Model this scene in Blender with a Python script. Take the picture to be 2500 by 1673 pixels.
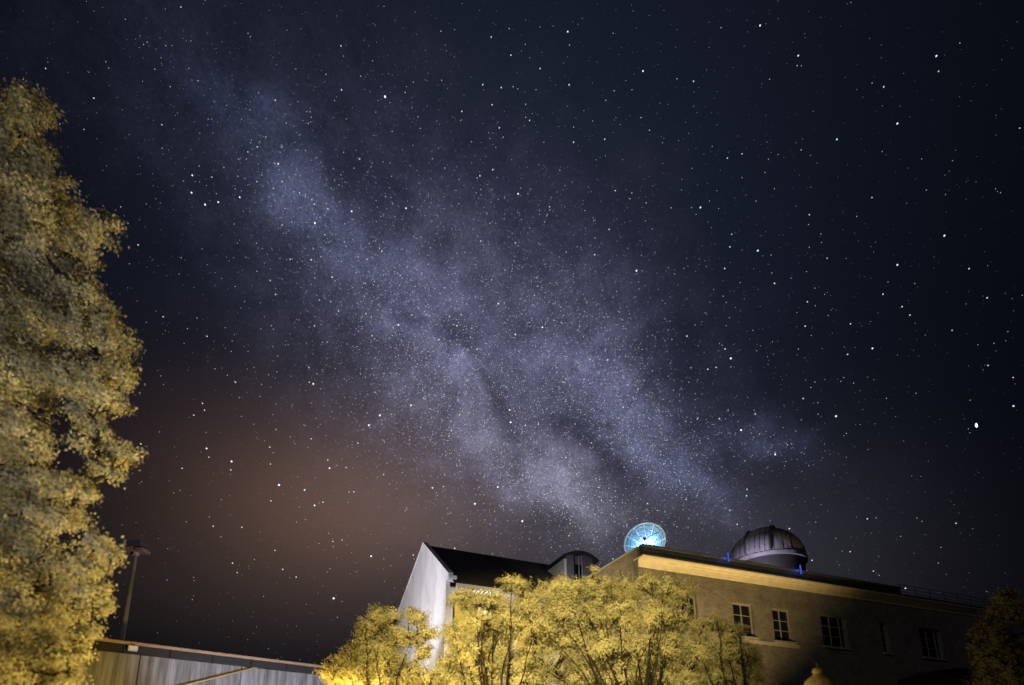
import bpy, math, random
import numpy as np
from mathutils import Vector, Matrix

for o in list(bpy.data.objects):
    bpy.data.objects.remove(o, do_unlink=True)
S = bpy.context.scene
COL = S.collection

# ------------------------------------------------------------------ camera
cam = bpy.data.cameras.new('camera')
cam.sensor_width = 36.0
cam.lens = 18.014
cam.shift_y = 0.29700
cam.clip_start = 0.1
cam.clip_end = 6000
cam.dof.use_dof = True
cam.dof.focus_distance = 60
cam.dof.aperture_fstop = 0.42
camo = bpy.data.objects.new('camera', cam)
COL.objects.link(camo)
camo.location = (0, 0, 1.6)
camo.rotation_euler = (math.radians(90 + 12.223), 0, 0)
S.camera = camo

# ------------------------------------------------------------------ sky
# each entry: tangent vectors scaled by 1/width, colour (linear), kind
BLOBS = [
    ((1.9561,0.0291,0.0276),(0.0000,1.2651,-1.3346),(0.0122,0.0165,0.0325),'base'),
    ((1.9673,1.0478,-1.1752),(-3.9215,3.1555,-3.7512),(0.0330,0.0330,0.0575),'milky'),
    ((3.3233,1.5037,-1.9628),(-3.2639,2.8744,-3.3241),(0.0352,0.0330,0.0529),'milky'),
    ((5.4362,3.5896,-2.0046),(-9.8642,8.8725,-10.8624),(0.0320,0.0320,0.0560),'milky'),
    ((6.5707,12.0907,-6.2492),(-21.2951,5.2277,-12.2762),(0.0260,0.0310,0.0580),'milky'),
    ((6.3696,4.7633,-2.0796),(-10.0946,8.8608,-10.6226),(0.0180,0.0200,0.0380),'milky'),
    ((9.0894,4.5229,-4.0282),(-13.8500,12.9842,-16.6727),(0.0660,0.0660,0.1127),'milky'),
    ((5.0194,1.7360,-3.1655),(-11.3142,8.4448,-13.3093),(0.0792,0.0781,0.1173),'milky'),
    ((10.6158,2.5766,-7.2122),(-16.1924,12.3971,-19.4050),(0.0935,0.0935,0.1265),'milky'),
    ((7.0718,1.9441,-4.5279),(-10.5000,11.4350,-11.4894),(0.0462,0.0484,0.0874),'milky'),
    ((8.1843,0.9312,-6.1159),(-13.2985,14.1944,-15.6346),(0.0528,0.0594,0.1127),'milky'),
    ((10.4408,8.5133,-0.5323),(-18.9652,21.9013,-21.7170),(0.0077,0.0099,0.0242),'milky'),
    ((8.7415,-1.5118,-4.7256),(-9.1830,20.8767,-23.6656),(0.0198,0.0220,0.0460),'milky'),
    ((5.3943,1.8783,-2.4558),(-6.9361,9.2971,-8.1246),(0.0198,0.0198,0.0345),'milky'),
    ((5.4668,3.3386,-2.5815),(-7.7062,5.5804,-9.1022),(0.0242,0.0220,0.0333),'milky'),
    ((6.3583,0.2713,-3.8299),(-9.1691,9.9888,-14.5149),(0.0264,0.0253,0.0333),'milky'),
    ((4.7971,2.1624,-1.6797),(-4.2542,3.8941,-7.1368),(0.0220,0.0185,0.0250),'milky'),
    ((3.1311,4.3102,-5.6531),(-42.2500,10.2614,-15.5777),(0.6000,0.0000,0.0000),'dust'),
    ((5.1315,1.3410,-3.4310),(-21.3523,19.3118,-24.3864),(0.6000,0.0000,0.0000),'dust'),
    ((9.8338,3.7259,-2.0196),(-22.0617,35.9360,-41.1244),(0.5000,0.0000,0.0000),'dust'),
    ((5.1826,-0.7703,-1.2447),(-3.2948,9.8069,-19.7882),(0.5000,0.0000,0.0000),'dust'),
    ((4.0407,1.4071,0.2658),(-0.6350,3.0095,-6.2782),(0.0780,0.0400,0.0220),'glow'),
    ((3.8497,0.9294,-0.1737),(-0.9558,2.8689,-5.8333),(0.0360,0.0235,0.0175),'glow'),
    ((2.7537,-0.2693,-0.4639),(-0.8466,3.1128,-6.8327),(0.0260,0.0225,0.0215),'glow'),
    ((4.6675,-1.8726,-2.0246),(-1.0396,3.0253,-5.1949),(0.0090,0.0090,0.0115),'glow'),
    ((2.5767,1.1917,-0.0333),(-1.1300,2.1981,-8.7734),(0.0120,0.0090,0.0060),'glow'),
]

W = bpy.data.worlds.new('World')
S.world = W
W.use_nodes = True
nt = W.node_tree
N, L = nt.nodes, nt.links
for n in list(N):
    N.remove(n)
def math_node(op, a, b=None, c=None, clamp=False):
    n = N.new('ShaderNodeMath'); n.operation = op; n.use_clamp = clamp
    for i, v in enumerate((a, b, c)):
        if v is None: continue
        if isinstance(v, (int, float)): n.inputs[i].default_value = v
        else: L.new(v, n.inputs[i])
    return n.outputs[0]
def vec_node(op, a, b=None, scale=None):
    n = N.new('ShaderNodeVectorMath'); n.operation = op
    for i, v in enumerate((a, b)):
        if v is None: continue
        if isinstance(v, (tuple, list)): n.inputs[i].default_value = v
        else: L.new(v, n.inputs[i])
    if scale is not None:
        if isinstance(scale, (int, float)): n.inputs['Scale'].default_value = scale
        else: L.new(scale, n.inputs['Scale'])
    return n.outputs['Value'] if op == 'DOT_PRODUCT' else n.outputs['Vector']
def noise_node(vec, scale, detail=4, rough=0.55, dist=0.0, col=False):
    n = N.new('ShaderNodeTexNoise'); n.inputs['Scale'].default_value = scale
    n.inputs['Detail'].default_value = detail; n.inputs['Roughness'].default_value = rough
    n.inputs['Distortion'].default_value = dist
    L.new(vec, n.inputs['Vector'])
    return n.outputs['Color'] if col else n.outputs['Fac']
tc = N.new('ShaderNodeTexCoord')
D = tc.outputs['Generated']
warp = vec_node('SUBTRACT', noise_node(D, 7.0, 5, 0.6, 0, True), (0.5, 0.5, 0.5))
Dw = vec_node('ADD', D, vec_node('SCALE', warp, scale=0.16))
def blob(vec, a, b):
    x = vec_node('DOT_PRODUCT', vec, tuple(a)); y = vec_node('DOT_PRODUCT', vec, tuple(b))
    q = math_node('MULTIPLY_ADD', y, y, math_node('MULTIPLY', x, x))
    return math_node('EXPONENT', math_node('MULTIPLY', q, -1.0))
def add_col(acc, val, col):
    v = vec_node('SCALE', tuple(col), scale=val)
    return v if acc is None else vec_node('ADD', acc, v)
milky = smooth = None
dust = None
for a, b, col, kind in BLOBS:
    if kind == 'milky':
        milky = add_col(milky, blob(Dw, a, b), col)
    elif kind == 'dust':
        v = math_node('MULTIPLY', blob(Dw, a, b), col[0])
        dust = v if dust is None else math_node('ADD', dust, v)
    else:
        smooth = add_col(smooth, blob(D, a, b), col)
# cloudy structure of the band
n1 = noise_node(D, 13.0, 7, 0.66, 0.5)
n2 = noise_node(D, 26.0, 5, 0.6, 0.2)
n3 = noise_node(D, 230.0, 2, 0.6)
mod = math_node('MULTIPLY_ADD', n1, 2.3, -0.22)
mod = math_node('MULTIPLY', mod, math_node('MULTIPLY_ADD', n2, 1.3, 0.35))
mod = math_node('MULTIPLY', mod, math_node('MULTIPLY_ADD', n3, 1.5, 0.25))
mod = math_node('MAXIMUM', mod, 0.1)
lane = math_node('MAXIMUM', math_node('SUBTRACT', 1.0, dust), 0.15)
milky = vec_node('SCALE', milky, scale=math_node('MULTIPLY', mod, lane))
total = vec_node('ADD', milky, smooth)
bg = N.new('ShaderNodeBackground')
L.new(total, bg.inputs['Color'])
bg.inputs['Strength'].default_value = 1.0
# the last of the twilight: sun far below the horizon
sky = N.new('ShaderNodeTexSky'); sky.sky_type = 'NISHITA'; sky.sun_disc = False
sky.sun_elevation = math.radians(-9); sky.sun_rotation = math.radians(200)
bg2 = N.new('ShaderNodeBackground'); L.new(sky.outputs['Color'], bg2.inputs['Color'])
bg2.inputs['Strength'].default_value = 0.05
addsh = N.new('ShaderNodeAddShader'); out = N.new('ShaderNodeOutputWorld')
L.new(bg.outputs[0], addsh.inputs[0]); L.new(bg2.outputs[0], addsh.inputs[1]); L.new(addsh.outputs[0], out.inputs['Surface'])
W.cycles.sampling_method = 'MANUAL'
W.cycles.sample_map_resolution = 256

# ------------------------------------------------------------------ faint cool fill light, added to lift the dome and roofs
sun = bpy.data.lights.new('ambient_fill', 'SUN')
sun.energy = 0.09
sun.angle = math.radians(0.5)
sun.color = (0.80, 0.78, 1.0)
suno = bpy.data.objects.new('ambient_fill', sun)
COL.objects.link(suno)
suno.rotation_euler = (math.radians(62), 0, math.radians(-28))

# ------------------------------------------------------------------ picture settings
S.view_settings.view_transform = 'Standard'
S.view_settings.look = 'None'
S.view_settings.exposure = 0
S.view_settings.gamma = 1
S.view_settings.use_curve_mapping = False
S.render.engine = 'CYCLES'
S.cycles.max_bounces = 4
S.cycles.diffuse_bounces = 2
S.cycles.glossy_bounces = 2
S.cycles.transmission_bounces = 3
S.cycles.transparent_max_bounces = 6
S.cycles.sample_clamp_indirect = 3
S.cycles.use_denoising = True

# ------------------------------------------------------------------ helpers
class MB:
    """collects shapes; build() links them as one mesh object"""
    def __init__(s): s.v = []; s.f = []
    def add(s, vs, fs):
        k = len(s.v); s.v += [tuple(p) for p in vs]; s.f += [tuple(i + k for i in f) for f in fs]; return s
    def box(s, x0, x1, y0, y1, z0, z1, shear=0.0):
        vs = [(x, y, z + shear * x) for x in (x0, x1) for y in (y0, y1) for z in (z0, z1)]
        return s.add(vs, [(0, 1, 3, 2), (4, 6, 7, 5), (0, 4, 5, 1), (2, 3, 7, 6), (0, 2, 6, 4), (1, 5, 7, 3)])
    def tube(s, p0, p1, r0, r1=None, n=8, caps=True):
        r1 = r0 if r1 is None else r1
        p0 = Vector(p0); p1 = Vector(p1); d = (p1 - p0).normalized()
        a = d.orthogonal().normalized(); b = d.cross(a)
        vs = []
        for p, r in ((p0, r0), (p1, r1)):
            vs += [p + (a * math.cos(t) + b * math.sin(t)) * r for t in [2 * math.pi * i / n for i in range(n)]]
        fs = [(i, (i + 1) % n, n + (i + 1) % n, n + i) for i in range(n)]
        if caps: fs += [tuple(range(n))[::-1], tuple(range(n, 2 * n))]
        return s.add(vs, fs)
    def path(s, pts, r, n=6):
        for i in range(len(pts) - 1): s.tube(pts[i], pts[i + 1], r, r, n)
        return s
    def lathe(s, prof, n=24, c=(0, 0, 0), mat=None):
        vs = []
        for r, z in prof:
            for i in range(n):
                t = 2 * math.pi * i / n
                p = Vector((r * math.cos(t), r * math.sin(t), z))
                if mat is not None: p = mat @ p
                vs.append(p + Vector(c))
        fs = []
        for j in range(len(prof) - 1):
            for i in range(n):
                fs.append((j * n + i, j * n + (i + 1) % n, (j + 1) * n + (i + 1) % n, (j + 1) * n + i))
        return s.add(vs, fs)
    def build(s, name, mat, parent=None, smooth=False, bevel=0):
        me = bpy.data.meshes.new(name)
        me.from_pydata(s.v, [], s.f); me.update()
        if smooth: me.polygons.foreach_set('use_smooth', [True] * len(me.polygons))
        me.materials.append(mat)
        o = bpy.data.objects.new(name, me); COL.objects.link(o)
        if parent: o.parent = parent
        if bevel:
            m = o.modifiers.new('bevel', 'BEVEL'); m.width = bevel; m.segments = 2; m.limit_method = 'ANGLE'
        return o
def box(name, x0, x1, y0, y1, z0, z1, mat, parent=None, shear=0.0, bevel=0):
    return MB().box(x0, x1, y0, y1, z0, z1, shear).build(name, mat, parent, False, bevel)
def tag(o, label, cat, group=None, kind=None):
    o['label'] = label; o['category'] = cat
    if group: o['group'] = group
    if kind: o['kind'] = kind
    return o
def thing(name, label, cat, loc=(0, 0, 0), rz=0.0, group=None):
    o = bpy.data.objects.new(name, None); COL.objects.link(o)
    o.location = loc; o.rotation_euler = (0, 0, rz); o.empty_display_size = 0.2
    return tag(o, label, cat, group)
def copy_part(src, parent, loc=None):
    c = src.copy(); COL.objects.link(c); c.parent = parent
    if loc is not None: c.location = loc
    return c
def copy_tree(o, parent=None):
    c = o.copy(); COL.objects.link(c); c.parent = parent
    for ch in list(o.children): copy_tree(ch, c)
    return c

def material(name, color, rough=0.7, metallic=0.0, var=0.0, vscale=3.0, bump=0.0, bscale=40.0, streak=None, spec=0.5, emit=None, estr=0.0, color2=None):
    m = bpy.data.materials.new(name); m.use_nodes = True
    t = m.node_tree; b = t.nodes['Principled BSDF']
    b.inputs['Base Color'].default_value = (*color, 1); b.inputs['Roughness'].default_value = rough
    b.inputs['Metallic'].default_value = metallic; b.inputs['Specular IOR Level'].default_value = spec
    if emit:
        b.inputs['Emission Color'].default_value = (*emit, 1); b.inputs['Emission Strength'].default_value = estr
    co = t.nodes.new('ShaderNodeTexCoord')
    if var or streak or color2:
        mp = t.nodes.new('ShaderNodeMapping'); t.links.new(co.outputs['Object'], mp.inputs['Vector'])
        if streak: mp.inputs['Scale'].default_value = streak
        nz = t.nodes.new('ShaderNodeTexNoise'); nz.inputs['Scale'].default_value = vscale; nz.inputs['Detail'].default_value = 6; nz.inputs['Roughness'].default_value = 0.65
        t.links.new(mp.outputs[0], nz.inputs['Vector'])
        rp = t.nodes.new('ShaderNodeValToRGB')
        c2 = color2 or tuple(max(0, x * (1 - var)) for x in color)
        rp.color_ramp.elements[0].position = 0.32; rp.color_ramp.elements[0].color = (*c2, 1)
        rp.color_ramp.elements[1].position = 0.68; rp.color_ramp.elements[1].color = (*[min(1, x * (1 + var * 0.35)) for x in color], 1)
        t.links.new(nz.outputs['Fac'], rp.inputs['Fac']); t.links.new(rp.outputs['Color'], b.inputs['Base Color'])
    if bump:
        nb = t.nodes.new('ShaderNodeTexNoise'); nb.inputs['Scale'].default_value = bscale; nb.inputs['Detail'].default_value = 4
        t.links.new(co.outputs['Object'], nb.inputs['Vector'])
        bn = t.nodes.new('ShaderNodeBump'); bn.inputs['Strength'].default_value = bump; bn.inputs['Distance'].default_value = 0.03
        t.links.new(nb.outputs['Fac'], bn.inputs['Height']); t.links.new(bn.outputs['Normal'], b.inputs['Normal'])
    return m
def brick_material(name):
    m = material(name, (0.3, 0.2, 0.14), 0.9)
    t = m.node_tree; b = t.nodes['Principled BSDF']
    co = t.nodes.new('ShaderNodeTexCoord'); sx = t.nodes.new('ShaderNodeSeparateXYZ'); t.links.new(co.outputs['Object'], sx.inputs[0])
    ad = t.nodes.new('ShaderNodeMath'); t.links.new(sx.outputs['X'], ad.inputs[0]); t.links.new(sx.outputs['Y'], ad.inputs[1])
    cb = t.nodes.new('ShaderNodeCombineXYZ'); t.links.new(ad.outputs[0], cb.inputs['X']); t.links.new(sx.outputs['Z'], cb.inputs['Y'])
    br = t.nodes.new('ShaderNodeTexBrick'); t.links.new(cb.outputs[0], br.inputs['Vector'])
    br.inputs['Scale'].default_value = 1.0; br.inputs['Brick Width'].default_value = 0.225; br.inputs['Row Height'].default_value = 0.075
    br.inputs['Mortar Size'].default_value = 0.012; br.inputs['Mortar Smooth'].default_value = 0.2; br.inputs['Bias'].default_value = -0.15
    br.inputs['Color1'].default_value = (0.235, 0.208, 0.172, 1); br.inputs['Color2'].default_value = (0.11, 0.093, 0.078, 1); br.inputs['Mortar'].default_value = (0.28, 0.26, 0.225, 1)
    nz = t.nodes.new('ShaderNodeTexNoise'); nz.inputs['Scale'].default_value = 1.1; nz.inputs['Detail'].default_value = 8; nz.inputs['Roughness'].default_value = 0.75; t.links.new(co.outputs['Object'], nz.inputs['Vector'])
    rp = t.nodes.new('ShaderNodeValToRGB'); rp.color_ramp.elements[0].color = (0.45, 0.43, 0.42, 1); rp.color_ramp.elements[0].position = 0.3; rp.color_ramp.elements[1].position = 0.62
    t.links.new(nz.outputs['Fac'], rp.inputs['Fac'])
    mx = t.nodes.new('ShaderNodeMixRGB'); mx.blend_type = 'MULTIPLY'; mx.inputs['Fac'].default_value = 0.8
    t.links.new(br.outputs['Color'], mx.inputs['Color1']); t.links.new(rp.outputs['Color'], mx.inputs['Color2']); t.links.new(mx.outputs[0], b.inputs['Base Color'])
    bp = t.nodes.new('ShaderNodeBump'); bp.inputs['Strength'].default_value = 0.9; bp.inputs['Distance'].default_value = 0.012; bp.invert = True
    t.links.new(br.outputs['Fac'], bp.inputs['Height']); t.links.new(bp.outputs['Normal'], b.inputs['Normal'])
    return m
def leaf_material(name, dark, light, transl=0.35, scale=0.9):
    m = bpy.data.materials.new(name); m.use_nodes = True; t = m.node_tree
    for n in list(t.nodes): t.nodes.remove(n)
    co = t.nodes.new('ShaderNodeTexCoord')
    nz = t.nodes.new('ShaderNodeTexNoise'); nz.inputs['Scale'].default_value = scale; nz.inputs['Detail'].default_value = 7; nz.inputs['Roughness'].default_value = 0.75; t.links.new(co.outputs['Object'], nz.inputs['Vector'])
    rp = t.nodes.new('ShaderNodeValToRGB'); rp.color_ramp.elements[0].position = 0.33; rp.color_ramp.elements[0].color = (*dark, 1)
    rp.color_ramp.elements[1].position = 0.67; rp.color_ramp.elements[1].color = (*light, 1); t.links.new(nz.outputs['Fac'], rp.inputs['Fac'])
    df = t.nodes.new('ShaderNodeBsdfDiffuse'); tl = t.nodes.new('ShaderNodeBsdfTranslucent'); mx = t.nodes.new('ShaderNodeMixShader'); mx.inputs[0].default_value = transl
    ou = t.nodes.new('ShaderNodeOutputMaterial')
    t.links.new(rp.outputs['Color'], df.inputs['Color']); t.links.new(rp.outputs['Color'], tl.inputs['Color'])
    t.links.new(df.outputs[0], mx.inputs[1]); t.links.new(tl.outputs[0], mx.inputs[2]); t.links.new(mx.outputs[0], ou.inputs['Surface'])
    return m
def glow_material(name, color, strength):
    m = bpy.data.materials.new(name); m.use_nodes = True; t = m.node_tree
    for n in list(t.nodes): t.nodes.remove(n)
    e = t.nodes.new('ShaderNodeEmission'); e.inputs['Color'].default_value = (*color, 1); e.inputs['Strength'].default_value = strength
    ou = t.nodes.new('ShaderNodeOutputMaterial'); t.links.new(e.outputs[0], ou.inputs['Surface'])
    m.cycles.emission_sampling = 'NONE'
    return m
def lamp_light(name, kind, parent, loc, color, watts, radius=0.12, aim=None, spot=None, blend=0.6):
    l = bpy.data.lights.new(name, kind); l.color = color; l.energy = watts
    l.shadow_soft_size = radius
    if kind == 'SPOT': l.spot_size = math.radians(spot); l.spot_blend = blend
    o = bpy.data.objects.new(name, l); COL.objects.link(o); o.parent = parent; o.location = loc
    if aim is not None:
        o.rotation_euler = (Vector(aim) - Vector(loc)).to_track_quat('-Z', 'Y').to_euler()
    return o

M = {}
M['brick'] = brick_material('brick')
M['cream'] = material('cream_paint', (0.82, 0.74, 0.56), 0.6, var=0.18, vscale=2.0, bump=0.15)
M['cream_frame'] = material('window_paint', (0.32, 0.30, 0.255), 0.6, var=0.15)
M['dark_metal'] = material('dark_roof_metal', (0.030, 0.034, 0.048), 0.55, var=0.4, vscale=2.5, bump=0.25, bscale=12)
M['coping_metal'] = material('coping_metal', (0.085, 0.095, 0.125), 0.5, var=0.35, vscale=1.8, bump=0.15)
M['stone_coping'] = material('stone_coping', (0.42, 0.37, 0.30), 0.8, var=0.25, bump=0.3)
M['glass'] = material('window_glass', (0.012, 0.013, 0.016), 0.08, spec=0.6)
M['stucco'] = material('white_stucco', (0.78, 0.76, 0.76), 0.85, var=0.22, vscale=0.7, bump=0.5, bscale=7, streak=(1, 1, 0.55))
M['slate'] = material('dark_shingle', (0.05, 0.046, 0.040), 0.85, var=0.4, vscale=6, bump=0.6, bscale=20)
M['roof_deck'] = material('roof_deck', (0.05, 0.05, 0.055), 0.9, var=0.3)
M['clad'] = material('grey_cladding', (0.20, 0.19, 0.24), 0.55, var=0.3, vscale=5)
M['dome_metal'] = material('dome_metal', (0.42, 0.40, 0.45), 0.42, metallic=0.55, var=0.3, vscale=2.2, bump=0.12, bscale=6)
M['dome_dark'] = material('dome_seam', (0.05, 0.05, 0.06), 0.6)
M['drum'] = material('drum_paint', (0.016, 0.016, 0.018), 0.7, var=0.3)
M['dish'] = material('dish_white', (0.85, 0.88, 0.90), 0.5)
M['dish_panel'] = material('dish_panel', (0.24, 0.38, 0.48), 0.55, var=0.25, vscale=3)
M['dish_dark'] = material('dish_strut', (0.10, 0.07, 0.09), 0.5)
M['red_box'] = material('feed_red', (0.30, 0.06, 0.05), 0.5)
M['concrete'] = material('streaked_concrete', (0.17, 0.17, 0.185), 0.85, color2=(0.035, 0.032, 0.03), vscale=1.0, streak=(5.5, 5.5, 0.35), bump=0.25, bscale=18)
M['fascia'] = material('dark_fascia', (0.006, 0.006, 0.007), 0.9, var=0.3)
M['rail_cap'] = material('rail_cap', (0.20, 0.13, 0.08), 0.6, var=0.3, vscale=4)
M['rail_pipe'] = material('brass_pipe', (0.20, 0.14, 0.045), 0.45, metallic=0.3, var=0.2)
M['pole'] = material('galvanised_pole', (0.36, 0.33, 0.31), 0.55, metallic=0.3, var=0.25, vscale=6)
M['housing'] = material('lamp_housing', (0.17, 0.095, 0.06), 0.6, var=0.3)
M['housing_dark'] = material('lamp_housing_dark', (0.03, 0.03, 0.035), 0.6)
M['iron'] = material('black_iron', (0.03, 0.03, 0.03), 0.5, metallic=0.4)
M['bark'] = material('bark', (0.010, 0.0075, 0.005), 0.95, spec=0.08, var=0.4, vscale=8, bump=0.6, bscale=30)
M['leaf'] = leaf_material('leaf_feathery', (0.18, 0.165, 0.075), (0.35, 0.322, 0.150))
M['leaf_left'] = leaf_material('leaf_broad', (0.12, 0.115, 0.075), (0.36, 0.34, 0.225), scale=1.1)
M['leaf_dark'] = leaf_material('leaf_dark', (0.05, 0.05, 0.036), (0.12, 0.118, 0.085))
M['white_box'] = material('fixture_white', (0.36, 0.38, 0.44), 0.5, var=0.08)
M['grass'] = material('grass', (0.045, 0.06, 0.02), 0.95, var=0.5, vscale=1.2, bump=0.6, bscale=25)
M['paving'] = material('paving', (0.18, 0.165, 0.15), 0.9, var=0.3, vscale=2, bump=0.3)

M['lamp_iron'] = M['iron']
SODIUM = (1.0, 0.66, 0.16)
WHITE = (0.93, 0.93, 1.0)

# ------------------------------------------------------------------ ground
g = box('ground', -1500, 1500, -1500, 1500, -0.5, 0.0, M['grass']); g['kind'] = 'structure'
g = MB().box(-30, 30, 9.5, 12.5, -0.1, 0.004).build('path', M['paving']); g['kind'] = 'structure'

# ------------------------------------------------------------------ brick building
RZ = math.atan2(1280, 3050)
SH = 0.020                     # the eaves line climbs a little along the wing
brick = thing('brick_building', 'long tan brick building with cream cornice and dark flat parapet', 'building', (6.39, 24.6, 0), RZ)
LEN, DEP = 36.0, 8.2
wins = [(2.2, 3.70, 8.1, 10.0, (1, 1)), (6.2, 7.69, 8.08, 9.98, (1, 1)), (9.16, 10.62, 8.06, 9.98, (1, 1)),
        (13.15, 15.40, 8.1, 10.08, (1, 1, 0.42)), (18.64, 19.37, 8.12, 10.1, (1,)), (22.7, 25.1, 8.15, 10.18, (1, 1, 0.42)),
        (28.5, 30.0, 8.2, 10.3, (1, 1)),
        (6.2, 7.69, 3.8, 5.68, (1, 1)), (9.16, 10.62, 3.8, 5.68, (1, 1)), (13.15, 15.40, 3.8, 5.7, (1, 1, 0.42)), (22.7, 25.1, 3.8, 5.7, (1, 1, 0.42))]
def wall_with_openings(mb, x0, x1, z0, z1, ops, y, depth):
    xs = sorted({x0, x1, *[o[0] for o in ops], *[o[1] for o in ops]}); zs = sorted({z0, z1, *[o[2] for o in ops], *[o[3] for o in ops]})
    for i in range(len(xs) - 1):
        for j in range(len(zs) - 1):
            cx, cz = (xs[i] + xs[i + 1]) / 2, (zs[j] + zs[j + 1]) / 2
            if any(o[0] < cx < o[1] and o[2] < cz < o[3] for o in ops): continue
            mb.add([(xs[i], y, zs[j]), (xs[i + 1], y, zs[j]), (xs[i + 1], y, zs[j + 1]), (xs[i], y, zs[j + 1])], [(0, 1, 2, 3)])
    for a, b, c, d in [o[:4] for o in ops]:
        yb = y + depth
        mb.add([(a, y, c), (b, y, c), (b, y, d), (a, y, d), (a, yb, c), (b, yb, c), (b, yb, d), (a, yb, d)], [(0, 1, 5, 4), (1, 2, 6, 5), (2, 3, 7, 6), (3, 0, 4, 7)])
mb = MB()
wall_with_openings(mb, 0, LEN, 0, 11.5, wins, 0.0, 0.30)
mb.add([(LEN, 0, 0), (LEN, DEP, 0), (LEN, DEP, 11.5), (LEN, 0, 11.5)], [(0, 1, 2, 3)])
mb.add([(LEN, DEP, 0), (0, DEP, 0), (0, DEP, 11.5), (LEN, DEP, 11.5)], [(0, 1, 2, 3)])
mb.add([(0, 0, 11.5), (LEN, 0, 11.5), (LEN, 0.02, 11.5 + SH * LEN), (0, 0.02, 11.5)], [(0, 1, 2, 3)])
mb.build('wall', M['brick'], brick)
# the return wall towards the courtyard: brick right up to its coping
MB().add([(0, DEP, 0), (0, 0, 0), (0, 0, 12.06), (0, DEP, 12.06)], [(0, 1, 2, 3)]).add([(0, 0.0, 11.5), (0.35, 0.0, 11.5), (0.35, 0.0, 12.06), (0, 0.0, 12.06)], [(0, 1, 2, 3)]).add([(0.35, 0.0, 11.5), (0.35, DEP, 11.5), (0.35, DEP, 12.06), (0.35, 0.0, 12.06)], [(0, 1, 2, 3)]).build('return_wall', M['brick'], brick)
box('return_coping', -0.05, 0.40, -0.06, DEP, 12.06, 12.17, M['stone_coping'], brick, bevel=0.015)
box('roof_deck', 0.36, LEN - 0.02, 0.03, DEP - 0.02, 11.0, 11.45, M['roof_deck'], brick)
box('frieze', 0.02, LEN, -0.07, -0.003, 11.08, 11.50, M['cream'], brick, SH, 0.01)
box('cornice_moulding', 0.02, LEN, -0.13, -0.073, 11.40, 11.50, M['cream'], brick, SH, 0.015)
box('soffit', -0.02, LEN, -0.50, 0.3, 11.503, 11.56, M['cream'], brick, SH)
box('eaves_board', -0.02, LEN, -0.53, -0.30, 11.563, 11.68, M['dark_metal'], brick, SH, 0.01)
# parapet made of separate metal panels with joints
x = 0.03
rng = random.Random(4)
while x < 20.5:
    x2 = min(x + 2.05, 20.6)
    box('parapet_panel', x, x2 - 0.018, -0.46 + rng.uniform(-.006, .006), -0.2, 11.685, 12.02, M['dark_metal'], brick, SH, 0.01)
    x = x2
box('parapet_coping', 0.0, 20.62, -0.50, -0.14, 12.023, 12.17, M['coping_metal'], brick, SH, 0.02)
box('parapet_end', 20.3, 20.6, -0.2, 2.5, 11.69, 12.02, M['dark_metal'], brick, SH)
# roof behind the parapet: lighter upstand
box('upstand', 1.2, 20.2, 0.55, 0.75, 11.46, 12.16, M['coping_metal'], brick, SH, 0.02)

def window(parent, x0, x1, z0, z1, cols, rows=3, y=0.16, glass=None, frame=None):
    glass = glass or M['glass']; frame = frame or M['cream_frame']
    f = MB(); t = 0.075
    f.box(x0 + .002, x0 + t, y, y + 0.09, z0 + .002, z1 - .002).box(x1 - t, x1 - .002, y, y + 0.09, z0 + .002, z1 - .002)
    f.box(x0 + t + .001, x1 - t - .001, y, y + 0.09, z0 + .002, z0 + t).box(x0 + t + .001, x1 - t - .001, y, y + 0.09, z1 - t, z1 - .002)
    w = f.build('window', frame, parent)
    tot = sum(cols); xs = [x0 + t]; 
    for c in cols: xs.append(xs[-1] + (x1 - x0 - 2 * t) * c / tot)
    for q in xs[1:-1]:
        box('mullion', q - 0.03, q + 0.03, y + .005, y + 0.075, z0 + t + .001, z1 - t - .001, frame, w)
    hs = [z0 + t + (z1 - z0 - 2 * t) * k / rows for k in range(rows + 1)]
    for q in hs[1:-1]:
        box('glazing_bar', x0 + t + .001, x1 - t - .001, y + .012, y + 0.068, q - 0.017, q + 0.017, frame, w)
    for i in range(len(xs) - 1):
        for j in range(rows):
            box('pane', xs[i] + .002, xs[i + 1] - .002, y + 0.035 + rng.uniform(0, .006), y + 0.048, hs[j] + .002, hs[j + 1] - .002, glass, w)
    return w
for a, b, c, d, cols in wins:
    w = window(brick, a, b, c, d, cols)
    box('sill', a - 0.12, b + 0.12, -0.12, 0.155, c - 0.13, c - 0.003, M['cream_frame'], w, bevel=0.01)
box('soldier_course', 5.8, 11.0, -0.05, -0.002, 7.72, 7.93, M['stone_coping'], brick)
vs, fs = [], []                         # arched canopy over the entrance
for i in range(17):
    u_ = i / 16; zz = 5.75 + 1.25 * math.sin(math.pi * (0.08 + 0.84 * u_))
    for yy in (-1.3, -0.01): vs += [(19.5 + 11 * u_, yy, zz), (19.5 + 11 * u_, yy, zz + 0.3)]
for i in range(16):
    p = 4 * i; q = p + 4; fs += [(p, q, q + 1, p + 1), (p + 1, q + 1, q + 3, p + 3), (p + 2, p + 3, q + 3, q + 2), (p, p + 2, q + 2, q)]
fs += [(0, 1, 3, 2), (64, 66, 67, 65)]
MB().add(vs, fs).build('entrance_canopy', M['iron'], brick)

# railing at the far end of the roof
rail = thing('roof_railing', 'thin dark pipe railing on the roof beyond the parapet end', 'railing', (6.39, 24.6, 0), RZ)
for k in range(8):
    xx = 21.0 + k * 1.6
    MB().tube((xx, -0.25, 11.68 + SH * xx), (xx, -0.25, 12.45 + SH * xx), 0.02, n=6).build('post', M['dark_metal'], rail)
for h in (11.95, 12.2, 12.45):
    MB().tube((20.65, -0.25, h + SH * 20.6), (32.6, -0.25, h + SH * 32.6), 0.018, n=6).build('rail', M['dark_metal'], rail)

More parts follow.
